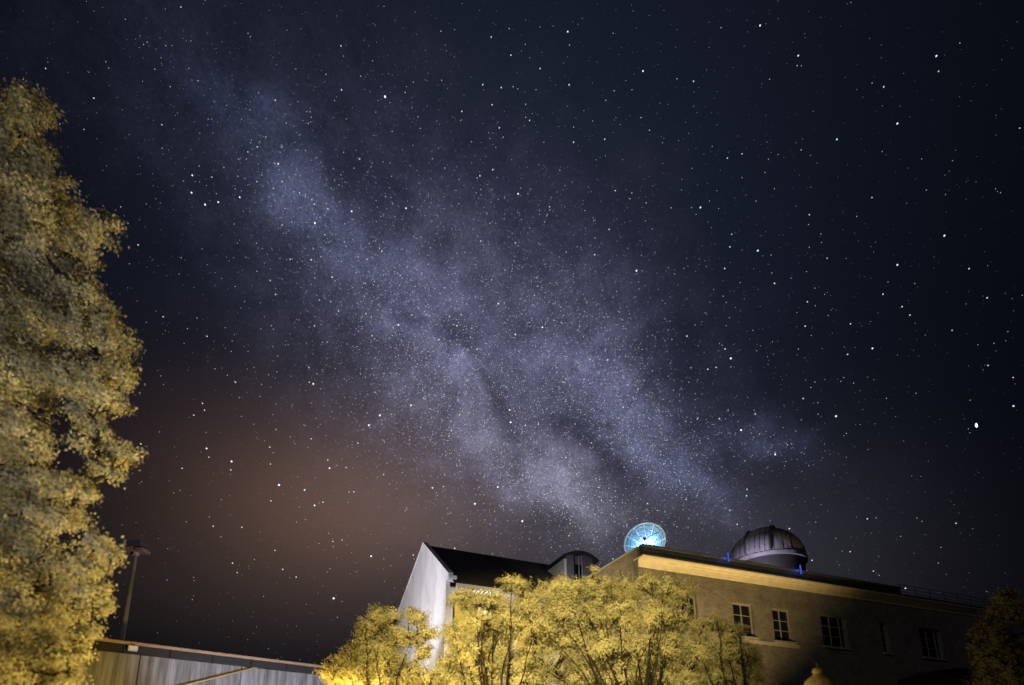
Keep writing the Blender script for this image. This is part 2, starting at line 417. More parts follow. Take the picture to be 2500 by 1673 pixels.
# blue strip lights clipped to the parapet
blue = glow_material('blue_tube', (0.07, 0.16, 1.0), 0.6)
for xx, lab in ((5.62, 'small blue strip light on the dark parapet nearest the dish'), (11.2, 'small blue strip light on the dark parapet in front of the dome')):
    z = SH * xx
    t_ = thing('strip_light', lab, 'light', (6.39 + 0.922 * xx + 0.387 * 0.56, 24.6 + 0.387 * xx - 0.922 * 0.56, 0), RZ, 'blue strip lights on the parapet')
    MB().tube((0, 0.0, 11.90 + z), (0, 0.0, 12.42 + z), 0.042, n=8).build('tube', blue, t_)
    box('cap', -0.05, 0.05, -0.045, 0.05, 12.423 + z, 12.47 + z, M['dark_metal'], t_)
    box('bracket', -0.035, 0.035, 0.045, 0.09, 12.0 + z, 12.3 + z, M['dark_metal'], t_)
    lamp_light('strip_glow', 'POINT', t_, (0, -0.12, 12.2 + z), (0.08, 0.2, 1.0), 3.0, 0.05)

# ------------------------------------------------------------------ satellite dish on the roof
dish = thing('satellite_dish', 'large round ribbed dish glowing pale blue on the brick building roof', 'satellite dish', (7.78, 28.05, 13.95))
ax = Vector((-0.45, -0.88, 0.03)).normalized()
qm = ax.to_track_quat('Z', 'Y').to_matrix()
RD, DD = 1.21, 0.62
def dpt(r, a, lift=0.0):
    return qm @ Vector((r * math.cos(a), r * math.sin(a), -DD + DD * (r / RD) ** 2 + lift))
NS = 12
for k in range(NS):                      # petal panels
    a0, a1 = 2 * math.pi * k / NS + .012, 2 * math.pi * (k + 1) / NS - .012
    mb = MB(); vs = []; nr, na = 8, 4
    for lift in (0.0, -0.02):
        for i in range(nr + 1):
            for j in range(na + 1):
                vs.append(dpt(0.12 + (RD - 0.12) * i / nr, a0 + (a1 - a0) * j / na, lift))
    q = na + 1; half = (nr + 1) * q
    fs = []
    for i in range(nr):
        for j in range(na):
            p = i * q + j; fs.append((p, p + 1, p + q + 1, p + q)); fs.append((half + p, half + p + q, half + p + q + 1, half + p + 1))
    mb.add(vs, fs).build('panel', M['dish_panel'], dish, True)
for k in range(NS):
    a = 2 * math.pi * k / NS
    MB().path([dpt(0.1 + (RD - 0.1) * i / 8, a, 0.012) for i in range(9)], 0.020 if k % 2 else 0.032, 6).build('rib', M['dish'], dish)
for r in (0.35, 0.62, 0.88, 1.06):
    MB().path([dpt(r, 2 * math.pi * i / 40, 0.012) for i in range(41)], 0.014, 5).build('ring', M['dish'], dish)
MB().path([dpt(RD, 2 * math.pi * i / 56, 0.0) for i in range(57)], 0.035, 6).build('rim', M['dish'], dish)
MB().lathe([(0.0, -DD + 0.10), (0.10, -DD + 0.10), (0.16, -DD), (0.16, -DD - 0.2), (0, -DD - 0.2)], 16, mat=qm).build('hub', M['dish'], dish)
feed = qm @ Vector((0.05, 0.1, 0.22))
for k in (1, 4.5, 8):
    MB().tube(dpt(RD * 0.94, 2 * math.pi * k / NS, 0.02), feed, 0.016, n=6).build('feed_strut', M['dish_dark'], dish)
MB().lathe([(0, -0.09), (0.09, -0.09), (0.11, 0.0), (0.09, 0.09), (0, 0.09)], 12, c=feed, mat=qm).build('feed_horn', M['red_box'], dish)
bulb = glow_material('dish_bulb', (0.62, 0.88, 1.0), 6.0)
for k, (dx, dy) in enumerate(((0.16, 0.10), (-0.18, 0.06), (0.02, -0.18))):
    p = qm @ Vector((dx, dy, -DD + 0.20))
    MB().lathe([(0, -0.045), (0.04, -0.02), (0.045, 0.01), (0, 0.045)], 10, c=p).build('bulb', bulb, dish)
    lamp_light('dish_glow', 'POINT', dish, tuple(qm @ Vector((dx, dy, -DD + 0.27))), (0.34, 0.64, 1.0), 28, 0.05)
MB().tube(qm @ Vector((0, 0, -DD - 0.18)), (0.25, 0.35, -1.2), 0.12, n=10).tube((0.25, 0.35, -1.1), (0.25, 0.35, -2.49), 0.16, n=12).build('mount', M['drum'], dish)

# ------------------------------------------------------------------ observatory dome
dome = thing('observatory_dome', 'ribbed metal observatory dome with closed shutter on the brick building roof', 'dome', (17.32, 32.86, 0.0), RZ)
RO, ZB = 2.38, 14.3
MB().lathe([(2.25, 11.45), (2.25, ZB - 0.02)], 48).build('drum', M['drum'], dome, True)
MB().lathe([(2.26, ZB - 0.02), (2.44, ZB - 0.02), (2.44, ZB + 0.20), (2.38, ZB + 0.24)], 64).build('base_ring', M['dome_metal'], dome)
NG = 28
el = [i * (math.pi / 2) / 14 for i in range(15)]
for k in range(NG):
    a0, a1 = 2 * math.pi * k / NG, 2 * math.pi * (k + 1) / NG
    vs, fs = [], []
    for i, e in enumerate(el):
        for j in range(4):
            a = a0 + (a1 - a0) * j / 3
            rr = RO * (1.0 - (0.008 if j in (0, 3) else 0.0))
            vs.append((rr * math.cos(e) * math.cos(a), rr * math.cos(e) * math.sin(a), ZB + 0.24 + rr * math.sin(e) * 0.97))
    for i in range(14):
        for j in range(3):
            p = i * 4 + j; fs.append((p, p + 1, p + 5, p + 4))
    MB().add(vs, fs).build('gore', M['dome_metal'], dome, True)
    MB().path([((RO + .012) * math.cos(e) * math.cos(a0), (RO + .012) * math.cos(e) * math.sin(a0), ZB + 0.24 + (RO + .012) * math.sin(e) * 0.97) for e in el[:-1]], 0.027, 5).build('seam', M['dome_dark'], dome)
# the closed shutter: a raised curved strip between two rails
SA = math.radians(-151)                 # direction it faces, in the building's frame
sd = Vector((math.cos(SA), math.sin(SA), 0)); sp = Vector((-sd.y, sd.x, 0))
HW = 0.74
es = [i * math.radians(108) / 18 for i in range(19)]
def shp(e, off, lift):
    r = RO + lift
    rr = math.sqrt(max(r * r - off * off, 0.01))
    p = sd * (rr * math.cos(e)) + sp * off
    return Vector((p.x, p.y, ZB + 0.24 + rr * math.sin(e) * 0.97))
for n_ in range(5):
    o0, o1 = -HW + n_ * 2 * HW / 5 + .016, -HW + (n_ + 1) * 2 * HW / 5 - .016
    vs, fs = [], []
    for e in es:
        for off in (o0, o1): vs.append(shp(e, off, 0.10))
    for i in range(18): fs.append((2 * i, 2 * i + 1, 2 * i + 3, 2 * i + 2))
    MB().add(vs, fs).build('shutter_panel', M['dome_metal'], dome, True)
for off in (-HW, HW):
    vs, fs = [], []
    for e in es:
        for oo, li in ((off - .05, -.03), (off - .05, .20), (off + .05, .20), (off + .05, -.03)): vs.append(shp(e, oo, li))
    for i in range(18):
        for j in range(3): fs.append((4 * i + j, 4 * i + j + 1, 4 * i + j + 5, 4 * i + j + 4))
    fs.append((0, 1, 2, 3)); k = 4 * 18; fs.append((k + 3, k + 2, k + 1, k))
    MB().add(vs, fs).build('shutter_rail', M['dome_dark'], dome)

# ------------------------------------------------------------------ gabled white building
gab = thing('gabled_building', 'white stucco gabled building with steep dark roof behind the trees', 'building', (-4.0, 30.0, 0), RZ)
GL = 17.0
AT, AZ = 7.12, 17.60        # apex along the gable, height
RT, RZe = -0.30, 12.62      # right shoulder
LT, LZ = 22.0, 13.1
prof = [(0.25, 0), (0.25, 12.45), (RT, 12.5), (RT, RZe), (AT, AZ), (LT, LZ), (LT, 0)]
vs = [(0.0, t, z) for t, z in prof] + [(0.26, t, z) for t, z in prof]
n_ = len(prof)
MB().add(vs, [tuple(range(n_))[::-1], tuple(range(n_, 2 * n_))] + [(i, (i + 1) % n_, n_ + (i + 1) % n_, n_ + i) for i in range(n_)]).build('gable_wall', M['stucco'], gab)
def slope_strip(p, q, x0, x1, lo, hi):
    (t0, z0), (t1, z1) = p, q
    v = []
    for (t, z) in ((t0, z0), (t1, z1)):
        for xx in (x0, x1):
            for h in (lo, hi): v.append((xx, t, z + h))
    return MB().add(v, [(0, 1, 3, 2), (4, 6, 7, 5), (0, 4, 5, 1), (2, 3, 7, 6), (0, 2, 6, 4), (1, 5, 7, 3)])
slope_strip((RT - 0.06, RZe - 0.04), (AT, AZ), -0.06, 0.30, 0.004, 0.10).build('gable_coping', M['stucco'], gab, bevel=0.012)
slope_strip((AT, AZ), (LT, LZ), -0.06, 0.30, 0.004, 0.10).build('gable_coping', M['stucco'], gab, bevel=0.012)
box('kneeler', -0.05, 0.50, RT - 0.16, 0.24, 12.28, 12.50, M['stucco'], gab, bevel=0.02)
# main wall with tall windows under the eaves
gw = [(0.55, 2.1, 8.3, 11.2), (3.0, 4.5, 8.3, 11.2), (5.2, 6.7, 8.3, 11.2)]
mb = MB(); wall_with_openings(mb, 0.262, GL, 0, 12.0, gw, 0.28, 0.3); mb.build('wall', M['stucco'], gab)
box('rear_wall', 0.42, GL, LT - 0.3, LT, 0, 12.9, M['stucco'], gab)
lit = glow_material('lit_window', (1.0, 0.68, 0.10), 0.75)
for k, (a, b, c, d) in enumerate(gw):
    window(gab, a, b, c, d, (1, 1), 4, 0.42, lit if k == 0 else None)
# dark shingled roof laid in courses
def roof_pt(t): return 12.02 + (17.42 - 12.02) * (t + 0.62) / (7.2 + 0.62)
NCO = 26
for k in range(NCO):
    t0 = -0.62 + (7.2 + 0.62) * k / NCO; t1 = -0.62 + (7.2 + 0.62) * (k + 1) / NCO + 0.08
    z0, z1 = roof_pt(t0) + 0.045, roof_pt(t1) + 0.012
    MB().add([(0.265, t0, z0 - 0.05), (GL, t0, z0 - 0.05), (GL, t1, z1 - 0.03), (0.265, t1, z1 - 0.03), (0.265, t0, z0), (GL, t0, z0), (GL, t1, z1), (0.265, t1, z1)],
             [(0, 3, 2, 1), (4, 5, 6, 7), (0, 1, 5, 4), (1, 2, 6, 5), (2, 3, 7, 6), (3, 0, 4, 7)]).build('shingle_course', M['slate'], gab)
MB().add([(0.265, 7.2, 17.42), (GL, 7.2, 17.42), (GL, LT, 12.95), (0.265, LT, 12.95)], [(0, 1, 2, 3)]).build('rear_roof', M['slate'], gab)
MB().tube((0.27, 7.24, 17.44), (GL, 7.24, 17.44), 0.09, n=8).build('ridge_cap', M['slate'], gab)
box('eaves_fascia', 0.43, 7.3, -0.58, -0.48, 11.80, 11.99, M['stucco'], gab)
for k in range(26):                      # rafter ends under the eaves
    xx = 0.5 + k * 0.265
    box('rafter_end', xx, xx + 0.13, -0.66, 0.27, 11.66, 11.797, M['stucco'], gab)
box('downpipe', 0.46, 0.56, 0.10, 0.22, 0, 11.6, M['slate'], gab)

wl = thing('wall_lantern', 'bright wall lamp on the white building beside the lit window', 'lamp', (-4.0 + 0.922 * 2.45, 30.0 + 0.387 * 2.45, 10.4), RZ)
box('back_plate', -0.08, 0.08, 0.19, 0.275, -0.25, 0.2, M['iron'], wl)
MB().tube((0, 0.19, 0.1), (0, -0.08, 0.22), 0.02, n=6).build('arm', M['iron'], wl)
MB().lathe([(0, -0.2), (0.09, -0.16), (0.13, 0.0), (0.09, 0.14), (0, 0.17)], 14, c=(0, -0.1, 0)).build('bulb', glow_material('wall_bulb', (1.0, 0.85, 0.38), 9.0), wl, True)
lamp_light('wall_lantern_light', 'POINT', wl, (0, -0.45, 0.05), (1.0, 0.84, 0.55), 110, 0.08)

# pavilion dormer with a curved roof
S0, S1, F0 = 9.61, 12.15, 2.51
dor = MB().add([(S0, F0, 13.9), (S0, F0, 16.16), (S0, 6.3, 16.16), (S0, F0 + 0.0, 13.9)], [(0, 1, 2)]).add([(S0 + .2, F0, 13.9), (S0 + .2, F0, 16.16), (S0 + .2, 6.3, 16.16)], [(0, 2, 1)]).add([(S0, F0, 13.9), (S0 + .2, F0, 13.9), (S0 + .2, F0, 16.16), (S0, F0, 16.16)], [(0, 1, 2, 3)]).build('dormer', M['stucco'], gab)
def arc_z(s): 
    u = (s - (S0 - 0.15)) / (12.5 - (S0 - 0.15))
    return 16.30 + 0.52 * (1 - ((u - 0.56) / 0.56) ** 2) if u < 0.56 else 16.30 + 0.52 * (1 - 0.95 * ((u - 0.56) / 0.44) ** 2)
ss = [S0 - 0.15 + (12.5 - S0 + 0.15) * i / 22 for i in range(23)]
vs, fs = [], []
for s_ in ss:
    for yy in (F0 - 0.22, 7.2):
        vs += [(s_, yy, arc_z(s_) - 0.10), (s_, yy, arc_z(s_) + 0.09)]
for i in range(22):
    p = 4 * i; q = p + 4
    fs += [(p, p + 1, q + 1, q), (p + 2, q + 2, q + 3, p + 3), (p + 1, p + 3, q + 3, q + 1), (p, q, q + 2, p + 2)]
fs += [(0, 2, 3, 1), (88, 89, 91, 90)]
MB().add(vs, fs).build('curved_roof', M['slate'], dor)
box('backing', S0 + .2, S1, F0 + 0.09, F0 + 0.14, 13.9, 16.20, M['clad'], dor)
x = S0 + 0.21
while x < S1 - 0.05:
    if not (10.46 < x < 11.22):
        top = arc_z(x + .05) - 0.105
        box('slat', x, x + 0.085, F0 + 0.02, F0 + 0.088, 13.95, top, M['clad'], dor)
    x += 0.105
box('mullion', 10.44, 10.53, F0 - 0.02, F0 + 0.088, 13.95, 16.62, M['iron'], dor)
box('pane', 10.535, 10.85, F0 + 0.03, F0 + 0.06, 13.95, 15.85, M['glass'], dor)
box('pane', 10.535, 10.85, F0 + 0.03, F0 + 0.06, 15.87, 16.55, M['clad'], dor)
box('mullion', 10.855, 10.90, F0 + 0.0, F0 + 0.088, 13.95, 16.62, M['white_box'], dor)
box('pane', 10.905, 11.10, F0 + 0.03, F0 + 0.06, 13.95, 15.85, M['glass'], dor)
box('pane', 10.905, 11.10, F0 + 0.03, F0 + 0.06, 15.87, 16.60, M['clad'], dor)
box('mullion', 11.105, 11.19, F0 - 0.01, F0 + 0.088, 13.95, 16.62, M['white_box'], dor)

# ------------------------------------------------------------------ low concrete building at the left
RW = math.atan2(1280, 1348)
con = thing('concrete_building', 'low streaked concrete building with dark fascia and thin roof cap', 'building', (-12.24, 20.0, 0), RW)
x = -9.0; k = 0
while x < 24:
    x2 = x + 3.47
    box('wall_panel', x + 0.012, x2 - 0.012, 0.0 + rng.uniform(0, .01), 0.25, 0, 5.30, M['concrete'], con, bevel=0.01)
    x = x2
x = -9.0 + 0.61
while x < 23:
    box('fascia_panel', x + 0.010, x + 1.43, -0.22 + rng.uniform(0, .012), 0.2, 5.303, 5.60, M['fascia'], con, bevel=0.01)
    x += 1.44
box('roof_slab', -9, 24, 0.26, 9, 5.1, 5.5, M['roof_deck'], con)
box('roof_cap', -9, 24, -0.28, 0.10, 5.603, 5.72, M['rail_cap'], con, bevel=0.02)
fx = thing('wall_fixture', 'small pale box fixture on the dark fascia beside the light pole', 'fixture', (-12.24 + 0.725 * -2.36 + 0.688 * 0.3, 20 + 0.688 * -2.36 - 0.725 * 0.3, 5.48), RW)
box('case', -0.15, 0.15, -0.10, 0.075, -0.11, 0.09, M['white_box'], fx, bevel=0.03)
box('bracket', -0.05, 0.05, -0.04, 0.07, 0.092, 0.14, M['iron'], fx)
hr = thing('handrail', 'sloping brass coloured handrail across the concrete wall', 'handrail', (-12.24, 20.0, 0), RW)
MB().tube((-3.0, -0.10, 3.35), (2.2, -0.10, 5.42), 0.045, n=8).build('rail', M['rail_pipe'], hr)
for xx in (-2.0, 1.0):
    MB().tube((xx, -0.10, 3.35 + (xx + 3) * 0.398), (xx, -0.02, 3.25 + (xx + 3) * 0.398), 0.02, n=6).build('bracket', M['rail_pipe'], hr)

pole = thing('light_pole', 'tall slim grey light pole with box heads behind the concrete building', 'lamp post', (-17.97, 23.0, 0))
MB().tube((0, 0, 0), (0, 0, 11.15), 0.13, 0.075, 12).build('pole', M['pole'], pole, True)
MB().tube((-0.10, 0, 11.12), (0.10, 0, 11.12), 0.09, n=10).tube((0, 0, 11.05), (0, 0, 11.22), 0.14, 0.10, 10).build('bracket', M['pole'], pole)
hd = box('lamp_head', -0.52, -0.06, -0.24, 0.30, 11.22, 11.42, M['housing'], pole, bevel=0.02)
box('lamp_head', 0.06, 0.46, -0.24, 0.30, 11.18, 11.36, M['housing'], pole, bevel=0.02)
box('side_plate', -0.55, -0.42, -0.22, 0.26, 11.424, 11.78, M['pole'], pole, bevel=0.02)
box('housing_top', -0.41, 0.28, -0.2, 0.26, 11.425, 11.74, M['housing_dark'], pole, bevel=0.02)

# ------------------------------------------------------------------ lanterns along the path
globe_dim = material('acorn_globe', (0.75, 0.62, 0.30), 0.35, emit=(1.0, 0.72, 0.12), estr=0.16)
cap_mat = material('lantern_cap', (0.20, 0.165, 0.07), 0.5, var=0.5, vscale=9, bump=0.2)
globe_lit = glow_material('acorn_globe_lit', SODIUM, 2.0)       # frosted glass: glows and lets the lamp inside shine through
_t = globe_lit.node_tree; _tr = _t.nodes.new('ShaderNodeBsdfTransparent'); _ad = _t.nodes.new('ShaderNodeAddShader')
_tr.inputs['Color'].default_value = (0.9, 0.9, 0.9, 1)
_t.links.new(_t.nodes['Emission'].outputs[0], _ad.inputs[0]); _t.links.new(_tr.outputs[0], _ad.inputs[1]); _t.links.new(_ad.outputs[0], _t.nodes['Material Output'].inputs['Surface'])
def lantern(label, loc, globe, cap):
    t_ = thing('path_lantern', label, 'lantern', loc, 0, 'lanterns along the path')
    MB().lathe([(0.17, 0), (0.17, 0.25), (0.09, 0.32), (0.055, 0.6), (0.05, 2.2), (0.08, 2.25), (0.11, 2.32), (0, 2.34)], 16).build('post', M['iron'], t_, True)
    MB().lathe([(0.10, 2.345), (0.20, 2.45), (0.265, 2.62), (0.28, 2.80), (0.272, 2.92)], 24).build('globe', globe, t_, True)
    MB().lathe([(0.29, 2.925), (0.285, 2.98), (0.245, 3.07), (0.17, 3.14), (0.105, 3.18), (0.085, 3.21)], 24).build('cap', cap, t_, True)
    MB().lathe([(0.080, 3.212), (0.098, 3.245), (0.105, 3.275), (0.085, 3.305), (0.075, 3.325), (0, 3.33)], 16).build('finial', cap, t_, True)
    MB().lathe([(0.02, 3.333), (0.012, 3.36), (0.007, 3.45), (0, 3.46)], 8).build('spike', M['iron'], t_)
    return t_
lan = lantern('yellow acorn lantern with round finial in front of the brick building', (6.04, 10.0, 0), globe_dim, cap_mat)
la = lantern('lit lantern on the path between the left tree and the middle trees', (-4.9, 13.2, -0.03), globe_lit, M['iron'])
lamp_light('lantern_light', 'POINT', la, (0, 0, 2.72), SODIUM, 5800, 0.22)
lb = lantern('added short lit lantern near the camera, front fill for the trees', (0.6, 5.6, 0), globe_lit, M['iron']); lb.scale = (0.64, 0.64, 0.64)  # unseen lantern put in as front fill for the trees
lamp_light('lantern_light', 'POINT', lb, (0, 0, 2.72), (1.0, 0.76, 0.32), 700, 0.22)

# tall street light behind the viewer that shines onto the row of trees
sl = thing('street_light', 'tall street light with a tilted box head behind the viewer', 'lamp post', (-1.5, -2.5, 0))
MB().lathe([(0.16, 0), (0.16, 0.4), (0.09, 0.5), (0.06, 8.3), (0, 8.3)], 14).build('pole', M['pole'], sl, True)
MB().tube((0, 0, 8.2), (0, 0.75, 8.45), 0.035, n=8).build('arm', M['pole'], sl)
MB().box(-0.16, 0.16, 0.75, 1.25, 8.42, 8.56).build('lamp_head', M['housing_dark'], sl, bevel=0.03)
lamp_light('street_light_beam', 'SPOT', sl, (0, 1.2, 8.35), (1.0, 0.79, 0.38), 100000, 0.18, (2.2, 18.2, 5.2), 46, 1.0)

# floodlights out of view; those labelled added only brighten what they face
def flood(label, loc, aim, watts, color, spot, blend=0.6):
    t_ = thing('ground_floodlight', label, 'floodlight', loc, 0, 'floodlights on the lawn')
    d = (Vector(aim) - Vector(loc)).normalized(); mq = d.to_track_quat('Z', 'Y').to_matrix()
    MB().lathe([(0.0, -0.12), (0.10, -0.10), (0.16, 0.06), (0.17, 0.10), (0.15, 0.10), (0.13, 0.04), (0, 0.03)], 18, c=(0, 0, 0.4), mat=mq).build('housing', M['iron'], t_, True)
    MB().tube((0, 0, 0), (0, 0, 0.32), 0.03, n=8).box(-0.12, 0.12, -0.12, 0.12, 0, 0.03).build('stake', M['iron'], t_)
    lamp_light('floodlight_beam', 'SPOT', t_, tuple(Vector((0, 0, 0.4)) + d * 0.14), color, watts, 0.10, tuple(Vector((0, 0, 0.4)) + d * 5), spot, blend)
    return t_
flood('floodlight on the concrete building roof aimed at the white gable', (-16.5, 24.8, 5.5), (-6.5, 36.5, 14.0), 10500, (1.0, 0.95, 0.98), 62)
flood('floodlight on the lawn aimed at the concrete wall', (-5.5, 15.8, 0), (-9.6, 22.4, 5.0), 6500, (0.46, 0.60, 1.0), 80)
flood('added unseen floodlight on the brick roof brightening the curved dormer', (4.2, 31.5, 11.5), (4.5, 36.8, 15.2), 350, (0.95, 0.90, 1.0), 75)  # added lamp out of view, there only to light the dormer
flood('added unseen floodlight on the brick roof brightening the observatory dome', (14.1, 29.0, 11.5), (17.2, 32.4, 15.6), 1350, (0.86, 0.78, 1.0), 100)  # added lamp behind the parapet, gives the dome its lilac light
flood('added unseen floodlight on the lawn brightening the cornice of the brick building', (12.6, 18.2, 0), (11.4, 25.6, 15.0), 8200, (1.0, 0.70, 0.28), 84, 1.0)  # added uplight below the view, warms cornice and upper brick
flood('added unseen floodlight on the concrete building roof brightening the brick return wall', (-14.0, 23.0, 5.5), (4.8, 28.5, 11.5), 9000, (1.0, 0.76, 0.40), 26)  # added lamp hidden by the roof edge, lights the return wall
flood('added unseen sodium floodlight on the lawn yellowing the side of the left tree', (1.2, 9.6, 0), (-7.0, 8.0, 6.2), 12500, (1.0, 0.70, 0.20), 70, 1.0)  # added lamp below the view, yellows the tree's right edges
flood('white floodlight on the lawn aimed at the left tree', (-3.5, 1.0, 0), (-8.3, 8.0, 11.5), 5200, (0.98, 0.92, 0.90), 70, 1.0)

# ------------------------------------------------------------------ trees
def tree(name, label, base, clumps, leafmat, seed, leaf=(0.09, 0.035), density=420, droop=0.35, trunk_r=0.16, group=None, fork=1.6, bare=0.0):
    """clumps: (x, y, z, radius) in metres. Limbs grow from the trunk to every clump; leaves sit on twigs in the clumps."""
    R = np.random.RandomState(seed)
    root = thing(name, label, 'tree', (base[0], base[1], 0), 0, group)
    cl = [np.array([c[0] - base[0], c[1] - base[1], c[2], c[3]]) for c in clumps]
    # skeleton
    nodes = [np.array([0., 0., 0.])]; par = [-1]
    z = 0
    while z < fork:
        z += 0.4; nodes.append(np.array([R.normal(0, .03), R.normal(0, .03), z])); par.append(len(nodes) - 2)
    tips = []
    for c in sorted(cl, key=lambda q: np.linalg.norm(q[:3] - np.array([0, 0, fork]))):
        P = c[:3]; arr = np.array(nodes)
        d = np.linalg.norm(arr - P, axis=1); dz = P[2] - arr[:, 2]
        cost = d + np.where(dz < 0.25 * d, 1.5 + 2 * np.maximum(0, 0.25 * d - dz), 0) + np.where(arr[:, 2] < fork - .3, 50, 0)
        j = int(np.argmin(cost)); A = arr[j]; dist = np.linalg.norm(P - A); n = max(2, int(dist / 0.35))
        bow = R.normal(0, 0.10 * dist, 3); bow[2] = abs(bow[2]) * 0.2 + 0.06 * dist
        prev = j
        for i in range(1, n + 1):
            t = i / n; q = A + (P - A) * t + bow * 4 * t * (1 - t) * 0.5 + R.normal(0, .02, 3)
            nodes.append(q); par.append(prev); prev = len(nodes) - 1
        tips.append(prev)
    # twigs
    LV = []; twig = []
    for c in cl:
        nt_ = max(10, int(34 * (c[3] / 0.6) ** 1.6))
        u = R.normal(0, 1, (nt_, 3)); u /= np.linalg.norm(u, axis=1)[:, None]; u[:, 2] = u[:, 2] * 0.85 + 0.12
        ln = c[3] * R.uniform(0.55, 1.18, nt_)
        if len(twig) < 4000:
            for k in range(min(nt_, 9)): twig.append((c[:3], c[:3] + u[k] * ln[k] * 0.85))
        per = max(6, int(density * (c[3] / 0.6) ** 2.0 / nt_))
        s = R.uniform(0.25, 1.0, (nt_, per)) ** 0.8
        pos = c[:3] + u[:, None, :] * (ln[:, None] * s)[:, :, None] + R.normal(0, 0.055 * max(1, c[3] / 0.6), (nt_, per, 3))
        pos[:, :, 2] -= droop * (s ** 2) * ln[:, None] * 0.55
        dr = u[:, None, :] * 0.6 + R.normal(0, 0.75, (nt_, per, 3)); dr[:, :, 2] -= droop * 1.4
        nrm = pos - c[:3]; nrm = nrm / (np.linalg.norm(nrm, axis=2)[:, :, None] + 1e-6) + R.normal(0, 0.42, (nt_, per, 3)); nrm[:, :, 2] += 0.15
        LV.append((pos.reshape(-1, 3), dr.reshape(-1, 3), nrm.reshape(-1, 3)))
    pos = np.concatenate([a[0] for a in LV]); dr = np.concatenate([a[1] for a in LV]); up = np.concatenate([a[2] for a in LV])
    up /= np.linalg.norm(up, axis=1)[:, None]; dr -= up * np.sum(dr * up, axis=1)[:, None]; dr /= np.linalg.norm(dr, axis=1)[:, None] + 1e-9
    nL = len(pos)
    side = np.cross(up, dr)
    l = leaf[0] * R.uniform(0.6, 1.3, nL)[:, None]; w = leaf[1] * R.uniform(0.6, 1.3, nL)[:, None]
    V = np.empty((nL, 4, 3)); V[:, 0] = pos; V[:, 1] = pos + dr * l * .5 - side * w * .5 + up * l * .06; V[:, 2] = pos + dr * l; V[:, 3] = pos + dr * l * .5 + side * w * .5 + up * l * .06
    me = bpy.data.meshes.new('crown'); me.vertices.add(nL * 4); me.vertices.foreach_set('co', V.reshape(-1))
    me.loops.add(nL * 4); me.loops.foreach_set('vertex_index', np.arange(nL * 4, dtype=np.int32))
    me.polygons.add(nL); me.polygons.foreach_set('loop_start', np.arange(0, nL * 4, 4, dtype=np.int32)); me.polygons.foreach_set('loop_total', np.full(nL, 4, dtype=np.int32))
    me.update(calc_edges=True); me.materials.append(leafmat)
    o = bpy.data.objects.new('crown', me); COL.objects.link(o); o.parent = root
    # limbs: radius from the number of tips carried
    cnt = np.zeros(len(nodes))
    for t in tips:
        k = t
        while k >= 0: cnt[k] += 1; k = par[k]
    rad = trunk_r * (np.maximum(cnt, 0.4) / max(1, len(tips))) ** 0.55
    mt, ml = MB(), MB()
    for i in range(1, len(nodes)):
        (mt if nodes[i][2] <= fork + .01 and i < 8 else ml).tube(nodes[par[i]], nodes[i], min(rad[par[i]], rad[i] * 1.25), rad[i], 6, False)
    # slim upright limbs that stand clear of the leaves on the side of the lawn
    Q = np.random.RandomState(seed + 50)
    for c in cl:
        if Q.uniform() > bare: continue
        B = c[:3] + np.array([0, -1.0, -0.1]) * c[3] * Q.uniform(0.8, 1.05); A = np.array([B[0] * 0.12 + Q.normal(0, .08), Q.normal(-.05, .05), fork * Q.uniform(0.8, 1.0)])
        bow = np.array([Q.normal(0, .10), 0, .10]) * np.linalg.norm(B - A); n = 9; pts = []
        for i in range(n + 1):
            t = i / n; pts.append(A + (B - A) * t + bow * 2 * t * (1 - t) + Q.normal(0, .018, 3))
        for i in range(n):
            ml.tube(pts[i], pts[i + 1], 0.030 * (1 - i / n) + 0.008, 0.030 * (1 - (i + 1) / n) + 0.008, 5, False)
            if i >= 3:
                for q in range(2):
                    d_ = (B - A) / np.linalg.norm(B - A) + Q.normal(0, .45, 3) * np.array([1, .5, .6]); e_ = pts[i] + d_ * Q.uniform(.25, .6)
                    ml.tube(pts[i], e_, 0.011, 0.004, 4, False)
    for a, b in twig: ml.tube(a, b, trunk_r * 0.07, trunk_r * 0.03, 4, False)
    mt.build('trunk', M['bark'], root, True); ml.build('limbs', M['bark'], root, True)
    return root

